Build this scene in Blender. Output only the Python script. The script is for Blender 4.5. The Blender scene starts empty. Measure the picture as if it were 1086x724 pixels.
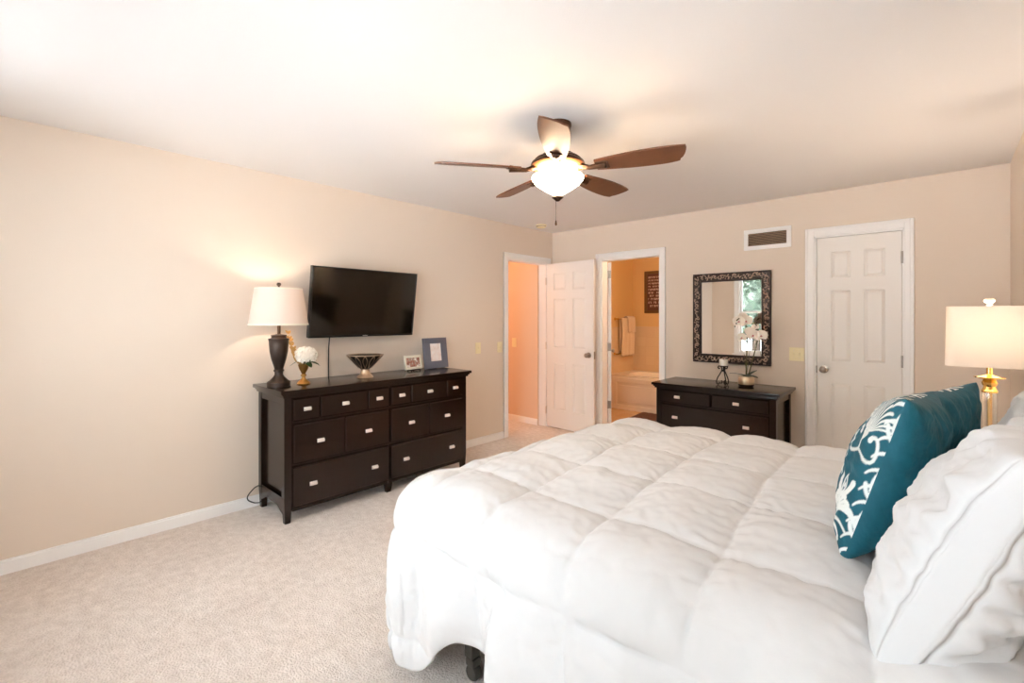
import bpy, bmesh, math, random
import numpy as np
from mathutils import Vector, Matrix, noise
random.seed(7); rng = np.random.RandomState(7)
S = bpy.context.scene; COL = S.collection
PI = math.pi
# ------------------------------------------------------------------ camera, sky, exposure
cam_d = bpy.data.cameras.new('camera'); cam = bpy.data.objects.new('camera', cam_d); COL.objects.link(cam)
cam.location = (3.672, 0, 1.364); cam.rotation_euler = (PI/2, 0, 0.7474)
cam_d.sensor_width = 36; cam_d.lens = 496.3/1086*36; cam_d.shift_y = -(362-336.4)/1086; cam_d.clip_start = .02
S.camera = cam
S.view_settings.view_transform = 'Standard'; S.view_settings.look = 'None'
S.view_settings.gamma = 1; S.view_settings.use_curve_mapping = False
S.view_settings.exposure = 0.30
SKY = 10.4; SUN = 172; BULB = 1.3
W = bpy.data.worlds.new('sky'); S.world = W; W.use_nodes = True
W.node_tree.nodes['Background'].inputs[0].default_value = (.85, .94, 1, 1)
W.node_tree.nodes['Background'].inputs[1].default_value = SKY
S.cycles.max_bounces = 10; S.cycles.diffuse_bounces = 7; S.cycles.transparent_max_bounces = 12
S.cycles.caustics_reflective = False; S.cycles.caustics_refractive = False
S.cycles.sample_clamp_indirect = 8

sun_d = bpy.data.lights.new('sun', 'SUN'); sun_d.energy = SUN; sun_d.angle = .009; sun_d.color = (.97, .98, 1)
sun = bpy.data.objects.new('sun', sun_d); COL.objects.link(sun)
sun.rotation_euler = Vector((.75, -.16, -.64)).to_track_quat('-Z', 'Y').to_euler()
def lamp(name, kind, loc, energy, color, rot=(0,0,0), size=None, size_y=None, radius=None, parent=None, portal=False):
    d = bpy.data.lights.new(name, kind); d.energy = energy; d.color = color
    if size: d.shape = 'RECTANGLE'; d.size = size; d.size_y = size_y or size
    if radius is not None: d.shadow_soft_size = radius
    if portal: d.cycles.is_portal = True
    o = bpy.data.objects.new(name, d); COL.objects.link(o); o.location = loc; o.rotation_euler = rot
    if parent:
        o.parent = parent; o.location = Vector(loc) - parent.location
    return o
WX = [(.55, 1.75), (2.05, 3.65)]; WZ0, WZ1 = .65, 2.19; WB = [.65, .70]; YS = -.86; YB = 4.717; XR = 4.0; H = 2.432  # second WX opening is unseen, added to let in more daylight
for (a, b), z in zip(WX, WB):
    lamp('window_daylight', 'AREA', ((a+b)/2, YS-.14, (z+WZ1)/2), 1, (1,1,1), (-PI/2, 0, 0), b-a, WZ1-z, portal=True)
lamp('window_daylight', 'AREA', (4.14, -.42, 1.42), 1, (1,1,1), (0, PI/2, 0), 1.54, .64, portal=True)
# warm light of the hall and the bathroom beyond the doorways
lamp('hall_light', 'POINT', (-1.5, 3.7, 2.1), 24, (1, .67, .42), radius=.25)
lamp('bathroom_light', 'POINT', (1.5, 5.5, 2.2), 26, (1, .76, .50), radius=.12)

# ------------------------------------------------------------------ materials
def L(r, g, b):
    f = lambda c: (c/255/12.92 if c <= 10 else ((c/255+.055)/1.055)**2.4)
    return (f(r), f(g), f(b), 1)
def mat(name, col, rough=.5, metal=0, bump=0, bscale=80, var=0, vscale=6, emit=None, estr=0, coat=0, sheen=0, dist=.01, stretch=None, spec=None):
    m = bpy.data.materials.new(name); m.use_nodes = True; nt = m.node_tree; N = nt.nodes; K = nt.links
    b = N['Principled BSDF']; b.inputs['Base Color'].default_value = col
    b.inputs['Roughness'].default_value = rough; b.inputs['Metallic'].default_value = metal
    if spec is not None: b.inputs['Specular IOR Level'].default_value = spec
    if coat: b.inputs['Coat Weight'].default_value = coat; b.inputs['Coat Roughness'].default_value = .16
    if sheen: b.inputs['Sheen Weight'].default_value = sheen
    if emit: b.inputs['Emission Color'].default_value = emit; b.inputs['Emission Strength'].default_value = estr
    co = N.new('ShaderNodeTexCoord'); vec = co.outputs['Object']
    if stretch:
        mp = N.new('ShaderNodeMapping'); mp.inputs['Scale'].default_value = stretch; K.new(vec, mp.inputs[0]); vec = mp.outputs[0]
    n = N.new('ShaderNodeTexNoise'); n.inputs['Scale'].default_value = vscale; n.inputs['Detail'].default_value = 5; K.new(vec, n.inputs[0])
    if var:
        r = N.new('ShaderNodeMix'); r.data_type = 'RGBA'
        r.inputs[6].default_value = [max(0, c*(1-var)) for c in col[:3]]+[1]; r.inputs[7].default_value = [min(1, c*(1+var)) for c in col[:3]]+[1]
        K.new(n.outputs[0], r.inputs[0]); K.new(r.outputs[2], b.inputs['Base Color'])
    if bump:
        n2 = N.new('ShaderNodeTexNoise'); n2.inputs['Scale'].default_value = bscale; n2.inputs['Detail'].default_value = 4; K.new(vec, n2.inputs[0])
        bp = N.new('ShaderNodeBump'); bp.inputs['Strength'].default_value = bump; bp.inputs['Distance'].default_value = dist
        K.new(n2.outputs[0], bp.inputs['Height']); K.new(bp.outputs[0], b.inputs['Normal'])
    return m
M = {}
M['wall'] = mat('beige_wall_paint', L(231,216,200), .75, bump=.08, bscale=250, var=.015, vscale=2)
M['ceil'] = mat('ceiling_paint', L(236,234,233), .85, bump=.1, bscale=180, var=.012, vscale=1.5)
M['white'] = mat('white_trim_paint', L(250,248,246), .35, bump=.02, bscale=60)
M['door'] = mat('white_door_paint', L(246,242,237), .4, bump=.03, bscale=40, stretch=(6,6,.6))
M['hallwall'] = mat('hall_wall_paint', L(232,204,178), .75, bump=.08, bscale=250)
M['bathwall'] = mat('bathroom_wall_paint', L(216,178,122), .7, bump=.08, bscale=250)
def carpet_f(nt, out):
    N, K = nt.nodes, nt.links
    b = N.new('ShaderNodeBsdfPrincipled'); co = N.new('ShaderNodeTexCoord'); b.inputs['Roughness'].default_value = .95; b.inputs['Sheen Weight'].default_value = .2
    ns = []
    for sc, de in ((120, 3), (22, 4), (2.2, 3)):
        n = N.new('ShaderNodeTexNoise'); n.inputs['Scale'].default_value = sc; n.inputs['Detail'].default_value = de; K.new(co.outputs['Object'], n.inputs[0]); ns.append(n.outputs[0])
    a1 = N.new('ShaderNodeMath'); a1.operation = 'ADD'; K.new(ns[0], a1.inputs[0]); K.new(ns[1], a1.inputs[1])
    a2 = N.new('ShaderNodeMath'); a2.operation = 'MULTIPLY_ADD'; a2.inputs[1].default_value = .6; K.new(ns[2], a2.inputs[0]); K.new(a1.outputs[0], a2.inputs[2])
    r = N.new('ShaderNodeMapRange'); r.inputs[1].default_value = .95; r.inputs[2].default_value = 1.65; K.new(a2.outputs[0], r.inputs[0])
    m = N.new('ShaderNodeMix'); m.data_type = 'RGBA'; m.inputs[6].default_value = L(213,198,186); m.inputs[7].default_value = L(246,235,226)
    K.new(r.outputs[0], m.inputs[0]); K.new(m.outputs[2], b.inputs['Base Color'])
    bp = N.new('ShaderNodeBump'); bp.inputs['Strength'].default_value = .8; bp.inputs['Distance'].default_value = .012; K.new(ns[0], bp.inputs['Height']); K.new(bp.outputs[0], b.inputs['Normal']); K.new(b.outputs[0], out.inputs[0])

M['tub'] = mat('white_tub_acrylic', L(240,230,218), .18, bump=.01)
M['dark'] = mat('espresso_wood', L(29,14,7), .2, bump=.02, bscale=30, var=.4, vscale=14, stretch=(1,1,9), spec=.32, coat=.12)
M['pewter'] = mat('brushed_pewter', L(238,230,222), .36, .45, bump=.05)
M['nickel'] = mat('satin_nickel', L(172,162,152), .3, 1, bump=.03)
M['bronze'] = mat('dark_bronze', L(60,50,44), .38, .75, bump=.05, var=.3)
M['brown_metal'] = mat('oil_rubbed_bronze', L(74,52,38), .35, .8, bump=.05, var=.25)
M['copper'] = mat('antique_copper', L(170,112,70), .4, .7, bump=.05, var=.2)
M['blade'] = mat('walnut_fan_blade', L(92,54,33), .38, bump=.04, bscale=25, var=.3, vscale=12, stretch=(1,1,1))
M['black'] = mat('black_plastic', L(16,15,15), .35, bump=.02)
M['screen'] = mat('dark_screen_glass', L(13,8,3), .09, bump=.0, spec=.6)
M['gold'] = mat('antique_gold', L(196,148,82), .32, .9, bump=.15, bscale=60, var=.25, vscale=20)
M['brass'] = mat('polished_brass', L(230,190,110), .16, 1, bump=.02)
M['silverbronze'] = mat('champagne_metal', L(200,176,150), .3, .9, bump=.15, bscale=50, var=.25, vscale=15)
M['bowlin'] = mat('dark_metal_glaze', L(70,58,48), .35, .8, bump=.1, var=.3)
M['cream'] = mat('ivory_plastic', L(245,233,194), .4, bump=.01)
M['wax'] = mat('white_wax', L(245,240,230), .45, bump=.05)
M['iron'] = mat('black_iron', L(30,26,24), .5, .5, bump=.1)
M['leaf'] = mat('green_leaf', L(62,86,40), .4, bump=.1, bscale=40, var=.3, vscale=30)
M['leafdark'] = mat('dark_orchid_leaf', L(52,62,36), .35, bump=.1, var=.25)
M['leafgold'] = mat('dried_gold_leaf', L(190,150,86), .55, bump=.1, var=.3, vscale=40)
M['petal'] = mat('white_petal', L(246,238,226), .5, bump=.06, bscale=120, var=.03, sheen=.2)
M['lip'] = mat('orchid_lip', L(196,120,120), .5, bump=.05, var=.2)
M['stemg'] = mat('flower_stem', L(88,84,44), .5, bump=.1, var=.3)
M['potmetal'] = mat('hammered_champagne_pot', L(226,208,180), .34, .9, bump=.12, bscale=30)
M['bed'] = mat('white_bedding_cotton', L(215,214,214), .8, bump=.12, bscale=26, dist=.006, sheen=.15, var=.01)
M['pillow'] = mat('white_pillow_cotton', L(220,221,223), .8, bump=.15, bscale=22, dist=.006, sheen=.15, var=.01)
M['sheet'] = mat('white_sheet', L(240,240,240), .85, bump=.1, bscale=30)
M['steel'] = mat('grey_bed_steel', L(92,88,82), .4, .7, bump=.05)
M['boxspring'] = mat('grey_box_spring_cloth', L(120,112,108), .9, bump=.2, bscale=200)
M['towel'] = mat('beige_terry_towel', L(232,208,180), .95, bump=.8, bscale=260, sheen=.3, dist=.006)
M['mat'] = mat('brown_shaggy_mat', L(104,72,62), .95, bump=1, bscale=90, var=.4, vscale=30, dist=.02)
M['glassy'] = mat('crystal', L(250,246,238), .04, 0, bump=.0)
M['glassy'].node_tree.nodes['Principled BSDF'].inputs['Transmission Weight'].default_value = .85
M['matboard'] = mat('slate_frame', L(104,106,120), .5, bump=.1, bscale=120, var=.06)
M['whiteframe'] = mat('ivory_frame', L(246,240,222), .4, bump=.03)
M['grille'] = mat('tan_grille_metal', L(168,142,118), .5, bump=.02)
M['slot'] = mat('dark_gap_shade', L(60,48,40), .8, bump=.05)  # shade inside deep gaps, put into the colour
M['ornament'] = mat('silvered_ornament', L(196,170,150), .3, .85, bump=.25, bscale=60, var=.5, vscale=45)
M['framedark'] = mat('dark_frame_wood', L(48,32,24), .4, .2, bump=.2, bscale=60, var=.4, vscale=30)
M['mirror'] = mat('mirror_silver', (.93,.93,.92,1), .0, 1); 
M['bounce_pale'] = mat('pale_bounce_ground', L(236,236,238), .9, bump=.3, bscale=40, var=.05, vscale=3)  # very pale so the added ground reflects daylight indoors
M['foliage'] = mat('tree_leaves', L(17,36,19), .6, bump=.1, var=.45, vscale=2.5)
M['bark'] = mat('tree_bark', L(70,56,44), .9, bump=.6, bscale=18, var=.3)
M['signboard'] = mat('brown_sign_board', L(96,58,44), .6, bump=.05, var=.15)
M['signmark'] = mat('pale_sign_lettering', L(206,176,160), .6, bump=.05)
M['signframe'] = mat('bronze_sign_frame', L(112,82,48), .4, .4, bump=.1, var=.2)

def nodemat(name, build):
    m = bpy.data.materials.new(name); m.use_nodes = True; nt = m.node_tree; nt.nodes.clear()
    out = nt.nodes.new('ShaderNodeOutputMaterial'); build(nt, out); return m
def shade_mat(name, col, emis):
    def f(nt, out):
        N, K = nt.nodes, nt.links
        d = N.new('ShaderNodeBsdfDiffuse'); t = N.new('ShaderNodeBsdfTranslucent'); mx = N.new('ShaderNodeMixShader')
        d.inputs[0].default_value = col; t.inputs[0].default_value = col; mx.inputs[0].default_value = .13
        w = N.new('ShaderNodeTexNoise'); w.inputs['Scale'].default_value = 300; bp = N.new('ShaderNodeBump'); bp.inputs['Strength'].default_value = .1
        K.new(w.outputs[0], bp.inputs['Height']); K.new(bp.outputs[0], d.inputs['Normal'])
        K.new(d.outputs[0], mx.inputs[1]); K.new(t.outputs[0], mx.inputs[2])
        e = N.new('ShaderNodeEmission'); e.inputs[0].default_value = col; e.inputs[1].default_value = emis
        ad = N.new('ShaderNodeAddShader'); K.new(mx.outputs[0], ad.inputs[0]); K.new(e.outputs[0], ad.inputs[1]); K.new(ad.outputs[0], out.inputs[0])
    return nodemat(name, f)
M['shade'] = shade_mat('white_linen_shade', L(240,226,214), .0)
M['shade2'] = shade_mat('ivory_linen_shade', L(246,238,228), .0)
def glassf(nt, out):
    N, K = nt.nodes, nt.links
    t = N.new('ShaderNodeBsdfTransparent'); g = N.new('ShaderNodeBsdfGlossy'); g.inputs['Roughness'].default_value = 0
    fr = N.new('ShaderNodeFresnel'); fr.inputs[0].default_value = 1.45; mx = N.new('ShaderNodeMixShader')
    K.new(fr.outputs[0], mx.inputs[0]); K.new(t.outputs[0], mx.inputs[1]); K.new(g.outputs[0], mx.inputs[2]); K.new(mx.outputs[0], out.inputs[0])
M['carpet'] = nodemat('beige_carpet_tufts', carpet_f)
M['pane'] = nodemat('window_glass', glassf)
M['globe'] = mat('frosted_lit_glass', L(255,244,225), .4, emit=(1, .82, .58, 1), estr=22, bump=.01)
def tile_f(nt, out):
    N, K = nt.nodes, nt.links
    b = N.new('ShaderNodeBsdfPrincipled'); br = N.new('ShaderNodeTexBrick'); co = N.new('ShaderNodeTexCoord'); mp = N.new('ShaderNodeMapping')
    mp.inputs['Rotation'].default_value = (PI/2, 0, 0)
    br.inputs['Color1'].default_value = L(222,196,160); br.inputs['Color2'].default_value = L(218,190,154); br.inputs['Mortar'].default_value = L(216,188,152)
    br.offset = 0; br.inputs['Scale'].default_value = 1; br.inputs['Mortar Size'].default_value = .003; br.inputs['Brick Width'].default_value = .15; br.inputs['Row Height'].default_value = .15
    K.new(co.outputs['Object'], mp.inputs[0]); K.new(mp.outputs[0], br.inputs[0]); K.new(br.outputs[0], b.inputs['Base Color'])
    b.inputs['Roughness'].default_value = .25; K.new(b.outputs[0], out.inputs[0])
M['tile'] = nodemat('glazed_wall_tile', tile_f)
def ftile_f(nt, out):
    tile_f(nt, out)
    for n in nt.nodes:
        if n.bl_idname == 'ShaderNodeMapping': n.inputs['Rotation'].default_value = (0,0,0)
        if n.bl_idname == 'ShaderNodeTexBrick':
            n.inputs['Brick Width'].default_value = .3; n.inputs['Row Height'].default_value = .3
            n.inputs['Color1'].default_value = L(214,176,130); n.inputs['Color2'].default_value = L(208,168,122)
M['floortile'] = nodemat('bathroom_floor_tile', ftile_f)
def teal_f(nt, out):
    N, K = nt.nodes, nt.links
    b = N.new('ShaderNodeBsdfPrincipled'); a = N.new('ShaderNodeAttribute'); a.attribute_name = 'print'
    n = N.new('ShaderNodeTexNoise'); n.inputs['Scale'].default_value = 14; n.inputs['Detail'].default_value = 4
    t = N.new('ShaderNodeMix'); t.data_type = 'RGBA'; t.inputs[6].default_value = L(16,76,92); t.inputs[7].default_value = L(30,102,120)
    K.new(n.outputs[0], t.inputs[0])
    mx = N.new('ShaderNodeMix'); mx.data_type = 'RGBA'; mx.inputs[7].default_value = L(236,240,238)
    K.new(a.outputs['Fac'], mx.inputs[0]); K.new(t.outputs[2], mx.inputs[6]); K.new(mx.outputs[2], b.inputs['Base Color'])
    bp = N.new('ShaderNodeBump'); bp.inputs['Strength'].default_value = .35; bp.inputs['Distance'].default_value = .006
    n2 = N.new('ShaderNodeTexNoise'); n2.inputs['Scale'].default_value = 30
    ad = N.new('ShaderNodeMath'); ad.operation = 'MULTIPLY_ADD'; ad.inputs[1].default_value = .5
    K.new(a.outputs['Fac'], ad.inputs[0]); K.new(n2.outputs[0], ad.inputs[2]); K.new(ad.outputs[0], bp.inputs['Height']); K.new(bp.outputs[0], b.inputs['Normal'])
    b.inputs['Roughness'].default_value = .6; b.inputs['Specular IOR Level'].default_value = .25; K.new(b.outputs[0], out.inputs[0])
M['teal'] = nodemat('teal_cushion_cotton', teal_f)
def photo_f(cols, scale):
    def f(nt, out):
        N, K = nt.nodes, nt.links
        b = N.new('ShaderNodeBsdfPrincipled'); n = N.new('ShaderNodeTexNoise'); n.inputs['Scale'].default_value = scale; n.inputs['Detail'].default_value = 2
        r = N.new('ShaderNodeValToRGB'); co = N.new('ShaderNodeTexCoord'); K.new(co.outputs['Object'], n.inputs[0])
        r.color_ramp.elements[0].position = .35; r.color_ramp.elements[1].position = .65
        r.color_ramp.elements[0].color = cols[0]; r.color_ramp.elements[1].color = cols[-1]
        for i, c in enumerate(cols[1:-1]): e = r.color_ramp.elements.new(.45+.08*i); e.color = c
        K.new(n.outputs[0], r.inputs[0]); K.new(r.outputs[0], b.inputs['Base Color']); b.inputs['Roughness'].default_value = .3; K.new(b.outputs[0], out.inputs[0])
    return f
M['photo_dark'] = nodemat('small_snapshot', photo_f([L(120,66,56), L(176,120,100), L(150,128,116), L(240,232,224)], 34))
M['photo_pale'] = nodemat('pale_print', photo_f([L(232,214,208), L(246,232,226), L(252,246,244)], 22))

# ------------------------------------------------------------------ mesh helpers (everything authored in world coordinates)
class MB:
    def __init__(s, mx=None): s.bm = bmesh.new(); s.mx = mx or Matrix()
    def _add(s, tmp, mx=None):
        me = bpy.data.meshes.new('t'); tmp.to_mesh(me); tmp.free()
        if mx is not None: me.transform(mx)
        s.bm.from_mesh(me); bpy.data.meshes.remove(me); return s
    def box(s, x0, x1, y0, y1, z0, z1, bev=.003, seg=1, mx=None, taper=None):
        t = bmesh.new(); bmesh.ops.create_cube(t, size=1)
        for v in t.verts:
            k = 1
            v.co = Vector(((x0+x1)/2+v.co.x*(x1-x0), (y0+y1)/2+v.co.y*(y1-y0), (z0+z1)/2+v.co.z*(z1-z0)))
        if taper:                                     # scale of the z0 face about its middle
            for v in t.verts:
                if v.co.z < (z0+z1)/2: v.co.x = (x0+x1)/2+(v.co.x-(x0+x1)/2)*taper; v.co.y = (y0+y1)/2+(v.co.y-(y0+y1)/2)*taper
        bev = min(bev, .45*min(abs(x1-x0), abs(y1-y0), abs(z1-z0)))
        if bev > 0: bmesh.ops.bevel(t, geom=t.edges[:], offset=bev, segments=seg, profile=.7, affect='EDGES')
        return s._add(t, mx)
    def lathe(s, prof, c, n=32, mx=None, rfun=None):
        t = bmesh.new(); rows = []
        for i, (r, z) in enumerate(prof):
            if r < 1e-5: rows.append([t.verts.new((c[0], c[1], c[2]+z))])
            else:
                rows.append([t.verts.new((c[0]+r*(rfun(i, 2*PI*k/n) if rfun else 1)*math.cos(2*PI*k/n), c[1]+r*(rfun(i, 2*PI*k/n) if rfun else 1)*math.sin(2*PI*k/n), c[2]+z)) for k in range(n)])
        for a, b in zip(rows, rows[1:]):
            for k in range(n):
                q = []
                for v in (a[k % len(a)], a[(k+1) % len(a)], b[(k+1) % len(b)], b[k % len(b)]):
                    if v not in q: q.append(v)
                if len(q) > 2: t.faces.new(q)
        bmesh.ops.recalc_face_normals(t, faces=t.faces[:])
        return s._add(t, mx)
    def tube(s, pts, r, n=8, mx=None, flat=1.0, caps=True):
        t = bmesh.new(); pts = [Vector(p) for p in pts]; rows = []
        up = Vector((0,0,1))
        for i, p in enumerate(pts):
            d = (pts[min(i+1, len(pts)-1)]-pts[max(i-1, 0)]).normalized()
            a = up-d*up.dot(d)
            if a.length < .05: a = Vector((1,0,0))-d*d.x
            a.normalize(); b = d.cross(a); up = a
            rr = r[i] if isinstance(r, (list, tuple)) else r
            rows.append([t.verts.new(p+a*rr*math.cos(2*PI*k/n)+b*rr*flat*math.sin(2*PI*k/n)) for k in range(n)])
        for x, y in zip(rows, rows[1:]):
            for k in range(n): t.faces.new((x[k], x[(k+1) % n], y[(k+1) % n], y[k]))
        if caps:
            t.faces.new(rows[0][::-1]); t.faces.new(rows[-1])
        bmesh.ops.recalc_face_normals(t, faces=t.faces[:])
        return s._add(t, mx)
    def prism(s, poly, z0, z1, bev=0, mx=None):
        t = bmesh.new(); a = [t.verts.new((x, y, z0)) for x, y in poly]; b = [t.verts.new((x, y, z1)) for x, y in poly]; n = len(a)
        t.faces.new(a[::-1]); t.faces.new(b)
        for k in range(n): t.faces.new((a[k], a[(k+1) % n], b[(k+1) % n], b[k]))
        bmesh.ops.recalc_face_normals(t, faces=t.faces[:])
        if bev: bmesh.ops.bevel(t, geom=t.edges[:], offset=bev, segments=1, affect='EDGES')
        return s._add(t, mx)
    def ball(s, c, r, sub=2, sc=(1,1,1), mx=None):
        t = bmesh.new(); bmesh.ops.create_icosphere(t, subdivisions=sub, radius=1)
        for v in t.verts: v.co = Vector((c[0]+v.co.x*r*sc[0], c[1]+v.co.y*r*sc[1], c[2]+v.co.z*r*sc[2]))
        return s._add(t, mx)
    def grid(s, P, closed=False, mx=None):            # P[i][j] -> points
        t = bmesh.new(); V = [[t.verts.new(p) for p in row] for row in P]
        for i in range(len(V)-1):
            for j in range(len(V[0])-1): t.faces.new((V[i][j], V[i][j+1], V[i+1][j+1], V[i+1][j]))
        return s._add(t, mx)
    def build(s, name, m, parent=None, smooth=35):
        me = bpy.data.meshes.new(name); s.bm.to_mesh(me); s.bm.free(); me.transform(s.mx)
        return link(name, me, m, parent, smooth)
def link(name, me, m, parent=None, smooth=35):
    o = bpy.data.objects.new(name, me); COL.objects.link(o)
    for x in (m if isinstance(m, (list, tuple)) else [m]): me.materials.append(M[x] if isinstance(x, str) else x)
    if smooth:
        me.shade_smooth()
        if smooth < 180: me.set_sharp_from_angle(angle=math.radians(smooth))
    if parent:
        root = parent
        while root.parent: root = root.parent
        me.transform(Matrix.Translation(-root.location)); o.parent = parent
    return o
def recentre(o):                                      # origin of a one-mesh thing at the middle of its base
    me = o.data; n = len(me.vertices); a = np.empty(n*3); me.vertices.foreach_get('co', a); a = a.reshape(-1, 3)
    c = Vector(((a[:,0].min()+a[:,0].max())/2, (a[:,1].min()+a[:,1].max())/2, a[:,2].min())); me.transform(Matrix.Translation(-c)); o.location = c
def thing(name, label, cat, loc=(0,0,0), group=None):
    o = bpy.data.objects.new(name, None); COL.objects.link(o); o.location = loc; o.empty_display_size = .1
    o['label'] = label; o['category'] = cat
    if group: o['group'] = group
    return o
def tag(o, label, cat, group=None, kind=None):
    o['label'] = label; o['category'] = cat
    if group: o['group'] = group
    if kind: o['kind'] = kind
    recentre(o); return o
def struct(o): o['kind'] = 'structure'; return o
def arc(c, r, a0, a1, n=12, plane='xz'):
    out = []
    for i in range(n+1):
        a = math.radians(a0+(a1-a0)*i/n); u, v = r*math.cos(a), r*math.sin(a)
        out.append({'xz': (c[0]+u, c[1], c[2]+v), 'yz': (c[0], c[1]+u, c[2]+v), 'xy': (c[0]+u, c[1]+v, c[2])}[plane])
    return out
def fbm(x, y, z=0, o=3): return noise.fractal(Vector((x, y, z)), 1.0, 2.0, o)

# ------------------------------------------------------------------ the room shell
T = .115
EY0, EY1, EH = 3.888, 4.60, 2.035            # entry opening in the left wall
BX0, BX1 = .722, 1.448                       # bathroom opening in the back wall
CX0, CX1 = 2.843, 3.44                       # closet opening
m = MB(); m.box(-T, 0, YS-T, EY0, 0, H, 0).box(-T, 0, EY1, YB, 0, H, 0).box(-T, 0, EY0, EY1, EH, H, 0); struct(m.build('wall_left', 'wall', smooth=0))
m = MB()
for a, b in ((-T, BX0), (BX1, CX0), (CX1, XR+T)): m.box(a, b, YB, YB+T, 0, H, 0)
m.box(BX0, BX1, YB, YB+T, EH, H, 0).box(CX0, CX1, YB, YB+T, EH+.02, H, 0); struct(m.build('wall_back', 'wall', smooth=0))
W3 = (-.74, -.10)  # opening for the added right-wall window
m = MB(); m.box(XR, XR+T, YS-T, W3[0]-.03, 0, H, 0).box(XR, XR+T, W3[1]+.03, YB, 0, H, 0).box(XR, XR+T, W3[0]-.03, W3[1]+.03, 0, .62, 0).box(XR, XR+T, W3[0]-.03, W3[1]+.03, 2.22, H, 0); struct(m.build('wall_right', 'wall', smooth=0))
m = MB(); xs = [-0.0, WX[0][0]-.03, WX[0][1]+.03, WX[1][0]-.03, WX[1][1]+.03, XR]
for i in (0, 2, 4): m.box(xs[i], xs[i+1], YS-T, YS, 0, H, 0)
for i in (1, 3): m.box(xs[i], xs[i+1], YS-T, YS, 0, WB[i//2]-.03, 0).box(xs[i], xs[i+1], YS-T, YS, WZ1+.03, H, 0)
struct(m.build('wall_front', 'wall', smooth=0))
m = MB(); m.box(-3.0, XR+T, YS-T, YB+T+3.2, H, H+.1, 0); struct(m.build('ceiling', 'ceil', smooth=0))
m = MB(); m.box(-3.0, XR+T, YS-T, YB+.06, -.1, 0, 0); struct(m.build('floor', 'carpet', smooth=0))
m = MB(); m.box(-1.5, 2.6, YB+.06, YB+T+3.2, -.1, 0, 0); struct(m.build('floor_bathroom', 'floortile', smooth=0))
m = MB(); m.box(2.7, 3.6, YB+T, YB+T+.05, 0, H, 0); struct(m.build('wall_light_block', 'wall', smooth=0))  # unseen panel added to stop sky light leaking round the closet door
# hall beyond the entry door
m = MB(); m.box(-2.6, -T, 4.565, 4.68, 0, H, 0); struct(m.build('wall_hall_right', 'hallwall', smooth=0))
m = MB(); m.box(-2.6, -T, 3.05, 3.15, 0, H, 0); struct(m.build('wall_hall_left', 'hallwall', smooth=0))
m = MB(); m.box(-2.7, -2.6, 3.05, 4.68, 0, H, 0); struct(m.build('wall_hall_end', 'hallwall', smooth=0))
# bathroom
BL, BBK, BR = -.08, 6.96, 2.4
m = MB(); m.box(BL-.1, BL, YB+T, BBK+.1, 0, H, 0); struct(m.build('wall_bathroom_left', 'bathwall', smooth=0))
m = MB(); m.box(BL, BR, BBK, BBK+.1, 0, H, 0); struct(m.build('wall_bathroom_back', 'bathwall', smooth=0))
m = MB(); m.box(BR, BR+.1, YB+T, BBK+.1, 0, H, 0); struct(m.build('wall_bathroom_right', 'bathwall', smooth=0))
m = MB(); m.box(BL+.008, 1.9, BBK-.008, BBK, .5, 1.217, .002); struct(m.build('wall_bathroom_back_tile', 'tile', smooth=0))
m = MB(); m.box(BL, BL+.008, 6.2, BBK, .5, 1.217, .002); struct(m.build('wall_bathroom_left_tile', 'tile', smooth=0))

# baseboards
def base(name, pts_boxes):
    m = MB()
    for (x0, x1, y0, y1, ax) in pts_boxes:
        m.box(x0, x1, y0, y1, 0, .066, .001)
        if ax == 'x+': m.box(x0, x1-.005, y0, y1, .064, .078, .002)
        if ax == 'y-': m.box(x0, x1, y0+.005, y1, .064, .078, .002)
        if ax == 'x-': m.box(x0+.005, x1, y0, y1, .064, .078, .002)
        if ax == 'y+': m.box(x0, x1, y0, y1-.005, .064, .078, .002)
    struct(m.build(name, 'white', smooth=0))
base('baseboard_left', [(0, .013, YS, EY0-.075, 'x+')])
base('baseboard_back', [(0, .65, YB-.013, YB, 'y-'), (1.512, 2.774, YB-.013, YB, 'y-'), (3.50, XR, YB-.013, YB, 'y-')])
base('baseboard_right', [(XR-.013, XR, YS, YB-.013, 'x-')])
base('baseboard_front', [(.013, XR-.013, YS, YS+.013, 'y+')])
base('baseboard_hall', [(-2.6, -T, 4.552, 4.565, 'y-')])

# door casings with jambs
CW, CP = .07, .017
def casing(name, u0, u1, zt, mx, wl=CW, wr=CW, jamb=True):      # local: u along the wall, v out of the wall, z up
    m = MB(mx)
    for a, b in ((u0-wl, u0), (u1, u1+wr)):
        m.box(a, b, 0, CP*.7, 0, zt+CW, .002)
        oa, ob = (a, a+.022) if b == u0 else (b-.022, b)
        m.box(oa, ob, 0, CP, 0, zt+CW, .003)
    m.box(u0, u1, 0, CP*.7, zt, zt+CW, .002); m.box(u0-wl+.022, u1+wr-.022, 0, CP, zt+CW-.022, zt+CW, .003)
    if jamb:
        m.box(u0-.001, u0+.014, -T-.002, .001, 0, zt, .001).box(u1-.014, u1+.001, -T-.002, .001, 0, zt, .001).box(u0, u1, -T-.002, .001, zt-.014, zt+.001, .001)
    return struct(m.build(name, 'white', smooth=0))
mxL = Matrix(((0,1,0,0),(1,0,0,0),(0,0,1,0),(0,0,0,1)))          # u->y, v->x
mxB = Matrix(((1,0,0,0),(0,-1,0,YB),(0,0,1,0),(0,0,0,1)))        # u->x, v->-y
casing('trim_1', EY0, EY1, EH, mxL)
casing('trim_2', BX0, BX1, EH, mxB, .07, .06)
casing('trim_3', CX0, CX1, EH+.02, mxB, .066, .056)

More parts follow.
